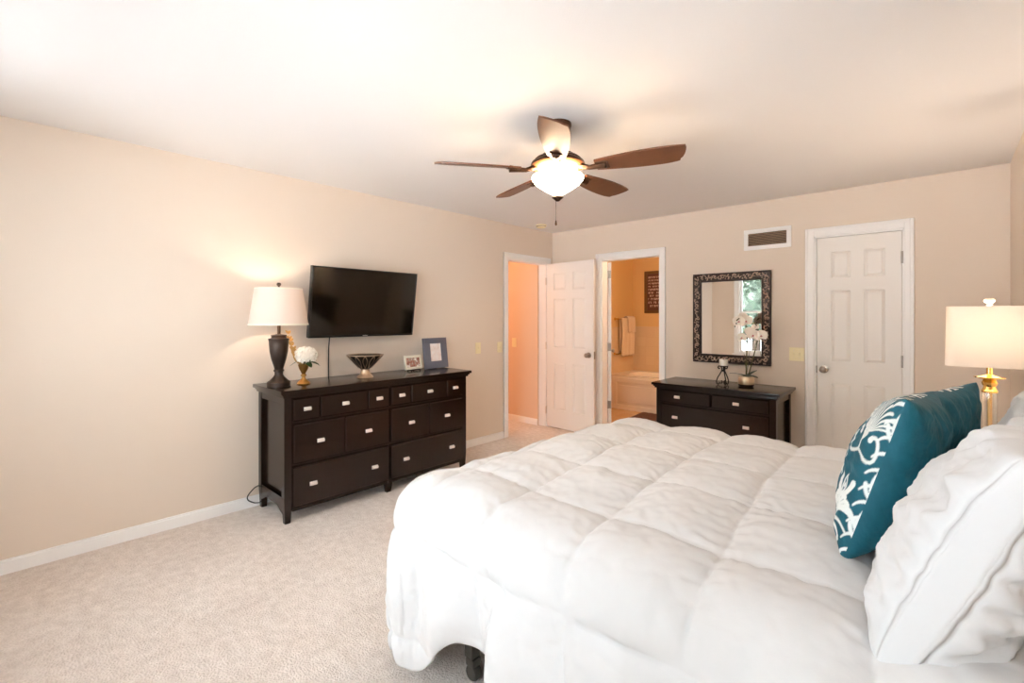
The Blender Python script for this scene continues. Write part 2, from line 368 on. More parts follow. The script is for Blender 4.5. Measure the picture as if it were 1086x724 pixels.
# six-panel doors; local: u 0..w from the hinge, v thickness 0..t, z
def six_panel(mb, w, h, t=.035):
    g = .011; mb.box(0, w, g, t-g, 0, h, 0)
    st = .105*w/.6 if w < .65 else .11; mid = .10*w/.65
    pw = (w-2*st-mid)/2
    rails = [(0, .22), (.80, .98), (1.58, 1.68), (h-.12, h)]
    for v0, v1 in ((0, g+.002), (t-g-.002, t)):
        for a, b in ((0, st), (w-st, w)): mb.box(a, b, v0, v1, 0, h, 0)
        for (_, z0), (z1, _) in zip(rails, rails[1:]): mb.box(st+pw, st+pw+mid, v0, v1, z0, z1, 0)
        for a, b in rails: mb.box(st, w-st, v0, v1, a, b, 0)
        for (a, b) in ((st, st+pw), (st+pw+mid, w-st)):
            for (_, z0), (z1, _) in zip(rails, rails[1:]):
                e = .026
                q0 = [(a+.004, z0+.004), (b-.004, z0+.004), (b-.004, z1-.004), (a+.004, z1-.004)]; q1 = [(a+e, z0+e), (b-e, z0+e), (b-e, z1-e), (a+e, z1-e)]
                vo, vi = (v0+.0012, g) if v0 == 0 else (t-.0012, t-g)
                tb = bmesh.new(); A = [tb.verts.new((x, vi, z)) for x, z in q0]; B = [tb.verts.new((x, vo, z)) for x, z in q1]
                tb.faces.new(B)
                for k in range(4): tb.faces.new((A[k], A[(k+1) % 4], B[(k+1) % 4], B[k]))
                bmesh.ops.recalc_face_normals(tb, faces=tb.faces[:])
                f = [f for f in tb.faces if len(f.verts) == 4][0]
                if (B[0].co-A[0].co).y*tb.faces[0].normal.y < 0: bmesh.ops.reverse_faces(tb, faces=tb.faces[:])
                mb._add(tb)
def knob_at(parent, mx, u, z, t):
    for s_, v in ((-1, 0), (1, t)):
        k = MB(mx); rot = Matrix.Translation((u, v, z)) @ Matrix.Rotation(PI/2*(1 if s_ < 0 else -1), 4, 'X')
        k.lathe([(0, 0), (.032, 0), (.032, .006), (.014, .009), (.011, .03), (.02, .036), (.027, .047), (.026, .058), (.016, .066), (0, .068)], (0,0,0), 20, rot)
        k.build('door_knob', 'nickel', parent)
def hinges(parent, mx, zs, v, u=0, mt='nickel'):
    for z in zs:
        k = MB(mx); k.box(u-.003, u+.0025, v-.03, v, z-.045, z+.045, .001); k.lathe([(0,-.047),(.006,-.047),(.006,.047),(0,.047)], (u-.002, v+.004, z), 10)
        k.build('hinge', mt, parent)
# door_1 entry door, open against the back wall
ang = math.radians(-2.2); dm = Matrix.Translation((.02, 4.585, .012)) @ Matrix.Rotation(ang, 4, 'Z')
m = MB(dm); six_panel(m, .70, 2.015); m.mx = dm @ Matrix.Translation((0, 0, 0)); d1 = struct(m.build('door_1', 'door', smooth=0))
knob_at(d1, dm, .635, .915, .035)
k = MB(dm); k.box(.698, .7025, .006, .029, .87, .96, .001); k.build('latch_plate', 'nickel', d1)
hinges(d1, dm, (.2, 1.0, 1.8), .0, -.004, 'pewter')
# door_2 bathroom door swung back behind the wall
dm = Matrix.Translation((BX0+.019, YB+T+.006, .012)) @ Matrix.Rotation(math.radians(123), 4, 'Z') @ Matrix.Translation((.004, -.036, 0))
m = MB(dm); six_panel(m, .70, 2.0); d2 = struct(m.build('door_2', 'door', smooth=0)); knob_at(d2, dm, .64, .915, .035)
hinges(d2, dm, (.32, 1.0, 1.86), .034, -.001)
# door_3 closet door, closed: hinge on the right
dm = Matrix(((-1,0,0,CX1-.018),(0,1,0,YB+.012),(0,0,1,.012),(0,0,0,1)))
m = MB(dm); six_panel(m, CX1-CX0-.036, 2.026); bmesh.ops.reverse_faces(m.bm, faces=m.bm.faces[:]); d3 = struct(m.build('door_3', 'door', smooth=0))
k = MB(); rot = Matrix.Translation((2.912, YB+.012, .922)) @ Matrix.Rotation(PI/2, 4, 'X')
k.lathe([(0, 0), (.032, 0), (.032, .006), (.014, .009), (.011, .03), (.02, .036), (.027, .047), (.026, .058), (.016, .066), (0, .068)], (0,0,0), 20, rot).build('door_knob', 'nickel', d3)
k = MB(); k.box(CX0+.012, CX0+.02, YB-.004, YB+.012, .89, .95, .001).build('latch_plate', 'nickel', d3)
for z in (.22, 1.02, 1.83):
    k = MB(); k.box(CX1-.02, CX1-.008, YB+.004, YB+.013, z-.045, z+.045, .001).lathe([(0,-.047),(.007,-.047),(.007,.047),(0,.047)], (CX1-.015, YB+.002, z), 10).build('hinge', 'nickel', d3)

# windows behind the camera: first seen in the mirror, second unseen, added for daylight
for i, (a, b) in enumerate(WX):
    WZ0 = WB[i]; y = YS; m = MB()
    for p, q in ((a-.10, a-.03), (b+.03, b+.10)): m.box(p, q, y, y+.018, WZ0-.03, WZ1+.10, .003)
    m.box(a-.10, b+.10, y, y+.018, WZ1+.03, WZ1+.10, .003)
    w = struct(m.build('window_%d' % (i+1), 'white', smooth=0))
    m = MB(); m.box(a-.13, b+.13, y-.02, y+.05, WZ0-.055, WZ0-.03, .004).box(a-.10, b+.10, y, y+.015, max(.0, WZ0-.12), WZ0-.055, .003).build('window_sill', 'white', w, 0)
    m = MB()
    for p, q in ((a-.03, a), (b, b+.03)): m.box(p, q, y-T+.005, y-.005, WZ0-.03, WZ1+.03, .002)
    m.box(a, b, y-T+.005, y-.005, WZ0-.03, WZ0, .002).box(a, b, y-T+.005, y-.005, WZ1, WZ1+.03, .002).build('window_frame', 'white', w, 0)
    zm = 1.47
    for z0, z1, yy in ((WZ0, zm+.02, y-.05), (zm-.02, WZ1, y-.08)):
        m = MB()
        for p, q in ((a, a+.035), (b-.035, b)): m.box(p, q, yy-.015, yy+.015, z0, z1, .002)
        for p, q in ((z0, z0+.04), (z1-.04, z1)): m.box(a+.035, b-.035, yy-.015, yy+.015, p, q, .002)
        for k in (1, 2): xx = a+(b-a)*k/3; m.box(xx-.008, xx+.008, yy-.008, yy+.008, z0+.04, z1-.04, .001)
        sash = m.build('window_sash', 'white', w, 0)
        g = MB(); g.box(a+.035, b-.035, yy-.002, yy+.002, z0+.04, z1-.04, 0).build('pane', 'pane', sash, 0)

m = MB()
for p, q in ((W3[0]-.09, W3[0]-.03), (W3[1]+.03, W3[1]+.09)): m.box(XR-.018, XR, p, q, .62, 2.28, .003)
m.box(XR-.018, XR, W3[0]-.03, W3[1]+.03, 2.22, 2.28, .003); w = struct(m.build('window_3', 'white', smooth=0))  # unseen window, added to brighten the left wall
m = MB(); m.box(XR-.03, XR+.02, W3[0]-.11, W3[1]+.11, .59, .62, .003).build('window_sill', 'white', w, 0)
m = MB()
for q in ((W3[0]-.03, W3[0], .62, 2.22), (W3[1], W3[1]+.03, .62, 2.22), (W3[0], W3[1], .62, .65), (W3[0], W3[1], 2.19, 2.22)): m.box(XR+.01, XR+T-.01, q[0], q[1], q[2], q[3], .002)
m.build('window_frame', 'white', w, 0)
for z0, z1, xx in ((.65, 1.49, XR+.05), (1.45, 2.19, XR+.08)):
    m = MB()
    for q in ((W3[0], W3[0]+.035, z0, z1), (W3[1]-.035, W3[1], z0, z1), (W3[0]+.035, W3[1]-.035, z0, z0+.04), (W3[0]+.035, W3[1]-.035, z1-.04, z1)): m.box(xx-.015, xx+.015, q[0], q[1], q[2], q[3], .002)
    sash = m.build('window_sash', 'white', w, 0)
    MB().box(xx-.002, xx+.002, W3[0]+.035, W3[1]-.035, z0+.04, z1-.04, 0).build('pane', 'pane', sash, 0)
# ------------------------------------------------------------------ dressers
def front(mb, u0, u1, v, z0, z1, cuts=()):           # a drawer front with bevelled false fronts
    es = [u0]+list(cuts)+[u1]
    mb.box(u0, u1, v-.016, v+.004, z0, z1, .001)
    for a, b in zip(es, es[1:]): mb.box(a+.002, b-.002, v+.001, v+.018, z0+.001, z1-.001, .012)
def pull(mx, u, v, z, parent):
    m = MB(mx); m.box(u-.025, u+.025, v, v+.006, z-.013, z+.013, .004, 2); m.box(u-.022, u+.022, v+.004, v+.02, z-.010, z+.010, .007, 3); m.box(u-.018, u+.018, v+.019, v+.0225, z-.002, z+.004, .001)
    m.build('drawer_pull', 'pewter', parent)
def chest(name, label, mx, loc, Wd, D, Ht, rows, ps, right_side=True):
    t = thing(name, label, 'dresser', loc)
    m = MB(mx)                                       # carcass: posts, side panels, rails, back
    p = .05
    m.box(p*.5, Wd-p*.5, .012, D-.012, .085, Ht-.05, .001)
    for u in (0, Wd-p):
        for v in (0, D-p):
            m.box(u, u+p, v, v+p, .16, Ht-.05, .003)
    for u0 in (.004, Wd-.024):
        for a, b in ((.10, .17), (Ht-.10, Ht-.05)): m.box(u0, u0+.02, p-.01, D-p+.01, a, b, .002)
    m.box(p, Wd-p, D-.028, D-.004, Ht-.075, Ht-.05, .002); m.box(p, Wd-p, D-.028, D-.004, .075, .105, .002)
    m.box(p, Wd/2-.015, D-.02, D+.002, .075, .095, .002); m.box(Wd/2+.015, Wd-p, D-.02, D+.002, .075, .095, .002)
    m.build('carcass', 'dark', t)
    for u in (0, Wd-p):
        for v in (0, D-p):
            l = MB(mx); l.box(u-.001, u+p+.001, v-.001, v+p+.001, 0, .17, .003, taper=.72).build('leg', 'dark', t)
    # arched aprons at the sides
    for u0 in (.003, Wd-.027):
        a = MB(mx); pts = [(p*.7, .17), (p*.7, .06), (p+.03, .075), (p+.08, .10), (D-p-.08, .10), (D-p-.03, .075), (D-p*.7, .06), (D-p*.7, .17)]
        a.prism([(y_, z_) for y_, z_ in pts], u0, u0+.024, mx=Matrix(((0,0,1,0),(1,0,0,0),(0,1,0,0),(0,0,0,1)))).build('side_apron', 'dark', t, 0)
    if ps: 
        l = MB(mx); l.box(Wd/2-.03, Wd/2+.03, D-.05, D-.005, 0, .09, .003, taper=.7).build('leg', 'dark', t)
    m = MB(mx); m.box(-.012, Wd+.012, -.005, D+.014, Ht-.052, Ht-.036, .005, 2).box(-.022, Wd+.022, -.005, D+.024, Ht-.037, Ht-.022, .006, 2).box(-.034, Wd+.034, -.016, D+.036, Ht-.024, Ht, .005, 2)
    m.build('top', 'dark', t)
    for (u0, u1, z0, z1, cuts, pulls) in rows:
        m = MB(mx); front(m, u0, u1, D, z0, z1, cuts); d = m.build('drawer', 'dark', t)
        for u in pulls: pull(mx, u, D+.018, (z0+z1)/2, d)
    return t
mxD = Matrix(((0,1,0,.030),(1,0,0,1.235),(0,0,1,0),(0,0,0,1))); mxD = Matrix(((0,1,0,.030),(1,0,0,1.235),(0,0,1,0),(0,0,0,1)))
rows = []
for a, b in ((.052, .782), (.80, 1.532)):
    w = b-a
    rows += [(a, b, .672, .825, (a+w*.25, a+w*.75), (a+w*.125, a+w*.5, a+w*.875)), (a, b, .388, .650, (a+w*.5,), (a+w*.25, a+w*.75)), (a, b, .105, .368, (), (a+w*.18, a+w*.82))]
chest('dresser', 'wide espresso wood dresser of two drawer columns, below the wall television', mxD, (.26, 2.03, 0), 1.585, .465, .885, rows, True)
mxC = Matrix(((1,0,0,1.652),(0,-1,0,4.70),(0,0,1,0),(0,0,0,1)))
rows = [(.052, .505, .572, .690, (), (.21,)), (.515, .968, .572, .690, (), (.72,)), (.052, .968, .335, .552, (), (.19, .80)), (.052, .968, .105, .315, (), (.19, .80))]
chest('dresser', 'smaller espresso wood dresser on the back wall below the framed mirror', mxC, (2.16, 4.46, 0), 1.02, .50, .75, rows, False)

# ------------------------------------------------------------------ wall-mounted television
def P(px, py, plane, val):
    f_, th_, hy_ = 496.3, .7474, 336.4
    u, v = (px-543)/f_, (hy_-py)/f_; d = Vector((-math.sin(th_)+u*math.cos(th_), math.cos(th_)+u*math.sin(th_), v)); c = Vector((3.672, 0, 1.364))
    k = {'x': 0, 'y': 1, 'z': 2}[plane]; return c+d*((val-c[k])/d[k])
tv = thing('television', 'flat black television tilted down on the left wall above the wide dresser', 'television', (.14, 2.03, 1.20))
tm = Matrix.Translation((.105, 2.035, 1.205)) @ Matrix.Rotation(math.radians(8), 4, 'Y')   # local x out of wall
m = MB(tm); m.box(-.035, 0, -.475, .475, 0, .555, .006, 2).box(-.06, -.03, -.30, .30, .06, .42, .01, 2).build('casing', 'black', tv)
m = MB(tm)
for a, b, c_, d_ in ((-.475, .475, .0, .018), (-.475, .475, .545, .555), (-.475, -.463, .018, .545), (.463, .475, .018, .545)): m.box(-.002, .006, a, b, c_, d_, .002)
m.build('bezel', 'black', tv)
m = MB(tm); m.box(-.001, .003, -.464, .464, .016, .547, 0).build('screen', 'screen', tv, 0)
m = MB(tm)
for k in range(7): m.box(.006, .0072, -.021+k*.0062, -.0168+k*.0062, .006, .012, 0)
m.build('maker_mark', 'pewter', tv, 0)
m = MB(tm); m.box(-.07, -.055, -.10, .10, .12, .40, .003); m.build('mount_plate', 'steel', tv)
m = MB(); m.tube([(.006, 1.97, 1.5), (.05, 1.97, 1.5)], .02, 10).box(.002, .012, 1.90, 2.04, 1.38, 1.60, .002).build('wall_bracket', 'steel', tv)
m = MB(); m.tube([(.06, 1.765, 1.30), (.035, 1.765, 1.21), (.02, 1.765, 1.12), (.012, 1.767, .98), (.010, 1.768, .86), (.009, 1.77, .6)], .0045, 8); tag(m.build('power_cord', 'black'), 'thin black cord hanging down the wall from the television', 'cord')
m = MB(); pts = [(.010, 1.30, .16)] + [(.012+.02*math.sin(k/8*PI), 1.235-.055*math.sin(k/8*PI)-.02+.0*k, .135-.11*k/8) for k in range(9)] + [(.012, 1.27, .012)]
m.tube(pts, .004, 8); tag(m.build('power_cord', 'black'), 'black cord looping at the baseboard beside the wide dresser', 'cord')
m = MB(); m.tube([tuple(P(x, y, 'z', .006)) for x, y in ((372, 523), (379, 521), (386, 519.5), (391, 517), (396, 512))], .006, 8); tag(m.build('white_cord', 'white'), 'pale cord lying on the carpet under the wide dresser', 'cord')

# ------------------------------------------------------------------ table lamp on the wide dresser
ZD = .885
lx, ly = .27, 1.285
t = thing('table_lamp', 'dark bronze urn table lamp with tapered white shade on the wide dresser', 'lamp', (lx, ly, ZD))
m = MB(); m.lathe([(0,0),(.072,0),(.075,.004),(.075,.03),(.07,.036),(.062,.04),(.055,.046),(.035,.068),(.027,.082),(.027,.10),(.034,.106),(.034,.114),(.028,.12)], (lx,ly,ZD), 32).build('lamp_base', 'bronze', t)
m = MB(); m.lathe([(.028,.118),(.033,.14),(.048,.19),(.058,.24),(.062,.29),(.063,.318),(.066,.322),(.066,.332),(.05,.335),(.047,.345),(.05,.349),(.05,.356),(.03,.36),(.012,.364),(0,.364)], (lx,ly,ZD), 32).build('lamp_body', 'bronze', t)
m = MB(); m.lathe([(.011,.36),(.011,.435),(.017,.44),(.017,.48),(0,.484)], (lx,ly,ZD), 16).build('lamp_neck', 'brown_metal', t)
m = MB(); m.tube([(lx-.05, ly, ZD+.47)]+[(lx-.055*math.cos(a*PI/10)*(1 if 1 else 0), ly, ZD+.52+.13*math.sin(a*PI/10)) for a in range(11)]+[(lx+.05, ly, ZD+.47)], .002, 6).tube([(lx, ly, ZD+.645), (lx, ly, ZD+.70)], .003, 6).build('harp', 'brass', t)
m = MB(); m.lathe([(0,.678),(.012,.68),(.008,.688),(.006,.694),(.013,.702),(.015,.71),(.011,.718),(0,.721)], (lx,ly,ZD), 16).build('finial', 'bronze', t)
m = MB(); m.lathe([(.186,.425),(.190,.425),(.150,.678),(.146,.678),(.186,.425)], (lx,ly,ZD), 48)
s_ = m.build('lamp_shade', 'shade', t)
m = MB(); m.lathe([(.1885,.425),(.1915,.425),(.190,.437),(.187,.437),(.1885,.425)], (lx,ly,ZD), 48).build('shade_trim', 'whiteframe', s_)
m = MB(); m.lathe([(.151,.672),(.153,.672),(.1515,.68),(.1495,.68),(.151,.672)], (lx,ly,ZD), 48).build('shade_trim', 'whiteframe', s_)
m = MB(); m.ball((lx, ly, ZD+.535), .03, 2, (1,1,1.3)).build('bulb', mat('lit_bulb', (1,.9,.7,1), .5, emit=(1,.75,.45,1), estr=6), t)
lamp('lamp_light', 'POINT', (lx, ly, ZD+.585), 4*BULB, (1, .82, .64), radius=.03, parent=t)

# vase with a hydrangea
vx, vy = .28, 1.452
t = thing('flower_vase', 'small gold urn vase with a white hydrangea beside the urn lamp', 'vase', (vx, vy, ZD))
m = MB(); m.lathe([(0,0),(.043,0),(.046,.006),(.04,.016),(.026,.026),(.014,.04),(.011,.052),(.02,.06),(.02,.066),(.012,.072),(.018,.086),(.03,.11),(.036,.135),(.038,.14),(.034,.142),(.026,.12),(0,.10)], (vx,vy,ZD), 28, rfun=lambda i, a: 1+.03*math.cos(10*a)).build('vase', 'gold', t)
def petal_pts(c, d, up, ln, wd, cup=.25, n=5, mq=4):
    d = Vector(d).normalized(); up = (Vector(up)-d*Vector(up).dot(d)).normalized(); s = d.cross(up); rowsP = []
    for i in range(n+1):
        f = i/n; w = wd*math.sin(PI*min(1, .12+f*.88)**.8)**.7 if f < 1 else .0005
        rowsP.append([Vector(c)+d*ln*f+s*w*(j/mq*2-1)+up*(cup*ln*(f*f)-cup*.5*wd*(1-(j/mq*2-1)**2)) for j in range(mq+1)])
    return rowsP
m = MB(); C0 = Vector((vx+.005, vy+.012, ZD+.205))
for k in range(110):
    a = k*2.39996; zz = 1-2*(k+.5)/110*.82; rr = math.sqrt(max(0, 1-zz*zz)); d = Vector((rr*math.cos(a), rr*math.sin(a), zz))
    c = C0+Vector((d.x*.066, d.y*.072, d.z*.058))*random.uniform(.9, 1.06)
    e1 = d.cross(Vector((.3,.2,.9))).normalized(); e2 = d.cross(e1); ro = random.random()*PI
    for q in range(4):
        an = ro+q*PI/2; m.grid(petal_pts(c, e1*math.cos(an)+e2*math.sin(an)+d*.25, d, .019, .0095, .2, 3, 2))
m.build('hydrangea_bloom', 'petal', t, 180)
m = MB(); m.tube([(vx, vy, ZD+.11), (vx+.003, vy+.006, ZD+.17)], .004, 6).build('stem', 'stemg', t)
for a, tilt, ln, wd in ((.6, -.1, .085, .026), (1.3, -.35, .08, .026), (1.9, .1, .075, .022), (-1.9, -.4, .06, .02), (.2,-.5,.07,.025)):
    m = MB(); m.grid(petal_pts((vx+.03*math.cos(a), vy+.04*math.sin(a), ZD+.165), (math.cos(a), math.sin(a), tilt), (0,0,1), ln, wd, -.2, 8, 4)).build('leaf', 'leaf', t, 180)
for sp in range(4):
    a = -1.55+sp*.14; m = MB(); b0 = Vector((vx, vy, ZD+.13)); tip = b0+Vector((.02*math.cos(a*3)-.01*sp, -.05-.012*sp, .07+.055*sp))
    pts = [b0.lerp(tip, f)+Vector((0, -.02*math.sin(f*PI), 0)) for f in [k/6 for k in range(7)]]; m.tube(pts, .0014, 5)
    for k in range(1, 7):
        for sgn in (-1, 1): m.grid(petal_pts(pts[k], Vector((.3*sgn, -.6*sgn, .55)), (1,0,.2), .034, .009, -.2, 4, 2))
    m.build('gold_sprig', 'leafgold', t, 180)

# footed bowl
bx, by = .27, 1.945
t = thing('footed_bowl', 'pierced champagne metal footed bowl on the wide dresser below the television', 'bowl', (bx, by, ZD))
m = MB(); m.lathe([(0,0),(.062,0),(.064,.004),(.06,.012),(.046,.02),(.038,.035),(.033,.055),(.034,.066),(.04,.072),(0,.074)], (bx,by,ZD), 32).build('foot', 'silverbronze', t)
m = MB(); m.lathe([(0,.074),(.04,.072),(.062,.09),(.09,.12),(.116,.15),(.136,.176),(.132,.178),(.11,.154),(.085,.125),(.05,.092),(0,.085)], (bx,by,ZD), 40).build('bowl', 'bowlin', t)
m = MB(); m.lathe([(.131,.174),(.142,.176),(.143,.183),(.131,.184),(.131,.174)], (bx,by,ZD), 48).build('rim', 'silverbronze', t)
m = MB()
for k in range(12):
    a0 = 2*PI*k/12
    for sg in (-1, 1):
        pts = []
        for i in range(8):
            f = i/7; r = .046+f*.09; z = .078+f*.098; a = a0+sg*math.sin(f*PI)*.17
            pts.append((bx+(r+.002)*math.cos(a), by+(r+.002)*math.sin(a), ZD+z))
        m.tube(pts, .004, 6)
m.build('lattice', 'silverbronze', t)

# picture frames
t = thing('photo_frame', 'small ivory landscape photo frame on a stand beside the slate frame', 'photo frame', (.17, 2.475, ZD))
fm = Matrix.Translation((.175, 2.478, ZD+.014)) @ Matrix.Rotation(math.radians(6), 4, 'Z') @ Matrix.Rotation(math.radians(-10), 4, 'Y')
m = MB(fm); w, h, b = .20, .125, .022
for a in ((-w/2, w/2, 0, b), (-w/2, w/2, h-b, h), (-w/2, -w/2+b, b, h-b), (w/2-b, w/2, b, h-b)): m.box(-.006, .008, a[0], a[1], a[2], a[3], .003)
m.build('frame', 'whiteframe', t, 0)
m = MB(fm); m.box(-.004, .001, -w/2+b, w/2-b, b, h-b, 0).build('photograph', 'photo_dark', t, 0)
m = MB()
for s_ in (-.045, .045): m.tube([(.21, 2.478+s_, ZD), (.20, 2.478+s_, ZD+.012), (.165, 2.478+s_, ZD+.010), (.12, 2.478+s_*.6, ZD+.003)], .004, 6)
m.tube([(.19, 2.433, ZD+.010), (.19, 2.523, ZD+.010)], .003, 6)
m.build('easel', 'iron', t)
t = thing('photo_frame', 'large upright slate grey photo frame with a pale print, rightmost on the wide dresser', 'photo frame', (.13, 2.76, ZD))
fm = Matrix.Translation((.165, 2.745, ZD+.002)) @ Matrix.Rotation(math.radians(5), 4, 'Z') @ Matrix.Rotation(math.radians(-7), 4, 'Y')
m = MB(fm); w, h = .29, .285; pw, ph, zc = .135, .165, .15
m.box(-.012, .002, -w/2, w/2, 0, h, .002)
for a in ((-w/2, w/2, 0, zc-ph/2), (-w/2, w/2, zc+ph/2, h), (-w/2, -pw/2, zc-ph/2, zc+ph/2), (pw/2, w/2, zc-ph/2, zc+ph/2)): m.box(0, .009, a[0], a[1], a[2], a[3], .0015)
m.build('frame', 'matboard', t, 0)
m = MB(fm); m.box(.0015, .0035, -pw/2, pw/2, zc-ph/2, zc+ph/2, 0).build('print', 'photo_pale', t, 0)
m = MB(); m.box(.03, .125, 2.735, 2.775, ZD, ZD+.005, .001).tube([(.04, 2.755, ZD+.004), (.135, 2.755, ZD+.18)], .008, 6, flat=3).build('strut', 'black', t)

# ------------------------------------------------------------------ switch plates, detector, vent
def plate(label, c, axis, w=.074, h=.118, gangs=1, outlet=False):
    mx = Matrix(((0,1,0,c[0]),(1,0,0,c[1]),(0,0,1,c[2]),(0,0,0,1))) if axis == 'x' else Matrix(((1,0,0,c[0]),(0,-1,0,c[1]),(0,0,1,c[2]),(0,0,0,1)))
    t = thing('switch_plate', label, 'light switch', c)
    m = MB(mx); m.box(-w/2, w/2, 0, .006, -h/2, h/2, .003, 2).build('cover', 'cream', t)
    for g in range(gangs):
        u = (g-(gangs-1)/2)*.046; m = MB(mx); m.box(u-.006, u+.006, .005, .016, -.011, .013, .003).build('toggle', 'cream', t)
        for z in (-.03, .03): MB(mx).lathe([(0,.008),(.003,.0075),(.0035,.006)], (0,0,0), 8, Matrix.Translation((u, 0, z)) @ Matrix.Rotation(-PI/2, 4, 'X')).build('screw', 'pewter', t)
plate('ivory switch plate on the left wall just right of the wide dresser', (0, 3.425, 1.035), 'x')
plate('ivory switch plate on the left wall close beside the entry door casing', (0, 3.755, 1.03), 'x')
plate('ivory double switch plate between the mirror and the closet door', (2.712, YB, 1.04), 'y', .115, .118, 2)
q = P(545.5, 363, 'y', 4.565); plate('switch plate on the orange lit hall wall beyond the entry', (q.x, 4.565, q.z), 'y')
t = thing('smoke_detector', 'small round ivory smoke detector on the ceiling near the far corner', 'smoke detector', (.24, 4.2, H))
m = MB(); m.lathe([(0,0),(.062,0),(.062,-.012),(.056,-.016),(.054,-.028),(.04,-.034),(0,-.035)], (.24,4.2,H), 32).build('housing', 'cream', t)
m = MB(); m.lathe([(.0565,-.0145),(.0575,-.0165),(.0575,-.0175),(.0555,-.02)], (.24,4.2,H), 32).build('slot_ring', 'slot', t)
t = thing('wall_vent', 'white framed air return grille high on the back wall above the mirror', 'vent', (2.475, YB, 1.985))
a0, a1, z0, z1 = 2.28, 2.672, 1.988, 2.178; fwd = .038
m = MB()
for q in ((a0, a1, z0, z0+fwd), (a0, a1, z1-fwd, z1), (a0, a0+fwd, z0+fwd, z1-fwd), (a1-fwd, a1, z0+fwd, z1-fwd)): m.box(q[0], q[1], YB-.012, YB, q[2], q[3], .003)
m.build('frame', 'white', t, 0)
m = MB(); m.box(a0+fwd, a1-fwd, YB-.003, YB-.001, z0+fwd, z1-fwd, 0).build('gap_shade', 'slot', t, 0)  # dark sheet on the wall, standing in for shade between the slats
for k in range(8):
    z = z0+fwd+.008+k*(z1-z0-2*fwd-.012)/7.4
    m = MB(); m.box(a0+fwd, a1-fwd, -.001, .001, -.0065, .0065, 0, mx=Matrix.Translation((0, YB-.009, z)) @ Matrix.Rotation(math.radians(-48), 4, 'X')).build('slat', 'grille', t, 0)

# ------------------------------------------------------------------ framed mirror
t = thing('wall_mirror', 'square mirror in an ornate dark silvered frame on the back wall', 'mirror', (2.16, YB, .92))
x0, x1, z0, z1, fw = 1.808, 2.514, .922, 1.792, .083
m = MB(); y0, y1 = YB-.006, YB-.03
for pr in ((0, .012, .034), (.012, .066, .026), (.066, .083, .016)):
    a, b, dpt = pr
    for q in ((x0+a, x1-a, z0+a, z0+b), (x0+a, x1-a, z1-b, z1-a), (x0+a, x0+b, z0+b, z1-b), (x1-b, x1-a, z0+b, z1-b)): m.box(q[0], q[1], YB-dpt, YB-.001, q[2], q[3], .004)
m.build('frame', 'framedark', t, 0)
m = MB(); rnd = random.Random(3)
def curl(cx, cz, s, rot):
    pts = []
    for i in range(11):
        f = i/10; a = rot+f*4.2; r = s*(1-.75*f); pts.append((cx+r*math.cos(a), YB-.028-.006*math.sin(f*PI), cz+r*math.sin(a)))
    m.tube(pts, [.0055*(1-.5*i/10) for i in range(11)], 6)
peri = []
n1, n2 = 21, 26
for k in range(n1):
    xx = x0+.04+(x1-x0-.08)*k/(n1-1); peri += [(xx, z0+.039), (xx, z1-.039)]
for k in range(1, n2-1):
    zz = z0+.04+(z1-z0-.08)*k/(n2-1); peri += [(x0+.039, zz), (x1-.039, zz)]
for i, (a, b) in enumerate(peri):
    curl(a+rnd.uniform(-.004,.004), b+rnd.uniform(-.01,.01), rnd.uniform(.017,.024), rnd.uniform(0, 6.28))
    for q in range(2): an = rnd.uniform(0, 6.28); rr = rnd.uniform(.012, .026); m.ball((a+rr*math.cos(an), YB-.027, b+rr*math.sin(an)), rnd.uniform(.004,.008), 1, (1,.7,1.4))
m.build('ornament', 'ornament', t, 180)
m = MB(); m.box(x0+fw-.01, x1-fw+.01, YB-.012, YB-.006, z0+fw-.01, z1-fw+.01, 0).build('glass', 'mirror', t, 0)

# ------------------------------------------------------------------ candle holder and orchid on the smaller dresser
ZC = .75
cx, cy = 2.20, 4.40
t = thing('candle_holder', 'black iron scroll candle holder on the smaller dresser, left of the orchid', 'candle holder', (cx, cy, ZC))
for k in range(3):
    a = -PI*.30+k*2*PI/3; R = Matrix.Translation((cx, cy, ZC)) @ Matrix.Rotation(a, 4, 'Z')
    m = MB(R); pts = [(.022+.012*math.cos(x), 0, .022+.014*math.sin(x)) for x in [PI*1.2+i*.4 for i in range(10)]]
    pts = [(.020+.010*math.cos(q), 0, .024+.010*math.sin(q)) for q in [-.5-i*.5 for i in range(9)]][::-1]
    pts += [(.040, 0, .004), (.052, 0, .012), (.054, 0, .03), (.044, 0, .055), (.028, 0, .08), (.014, 0, .104), (.012, 0, .122), (.022, 0, .138), (.036, 0, .138), (.042, 0, .128), (.036, 0, .118), (.028, 0, .122)]
    pts = [(x*1.12, y, z*1.25) for x, y, z in pts]; sm = [Vector(pts[0])]
    for i in range(len(pts)-1): sm += [Vector(pts[i]).lerp(Vector(pts[i+1]), .5), Vector(pts[i+1])]
    m.tube(sm, .0048, 7).build('scroll_leg', 'iron', t)
m = MB(); m.lathe([(0,.170),(.036,.170),(.041,.177),(.039,.179),(.035,.175),(0,.175)], (cx,cy,ZC), 24).lathe([(0,.125),(.011,.125),(.014,.132),(.011,.14),(.006,.142),(.006,.171)], (cx,cy,ZC), 12).build('candle_dish', 'iron', t)
cd = MB(); cd.lathe([(0,0),(.036,0),(.037,.004),(.037,.056),(.034,.06),(.02,.057),(0,.056)], (cx,cy,ZC+.1755), 28); c_ = thing('candle', 'short white pillar candle standing on the black iron holder', 'candle', (cx,cy,ZC+.1755)); cd.build('wax', 'wax', c_)
MB().tube([(cx,cy,ZC+.231),(cx+.001,cy,ZC+.240)], .0014, 6).build('wick', 'iron', c_)
ox, oy = 2.375, 4.45
t = thing('potted_orchid', 'white orchid in a champagne metal pot in front of the mirror', 'plant', (ox, oy, ZC))
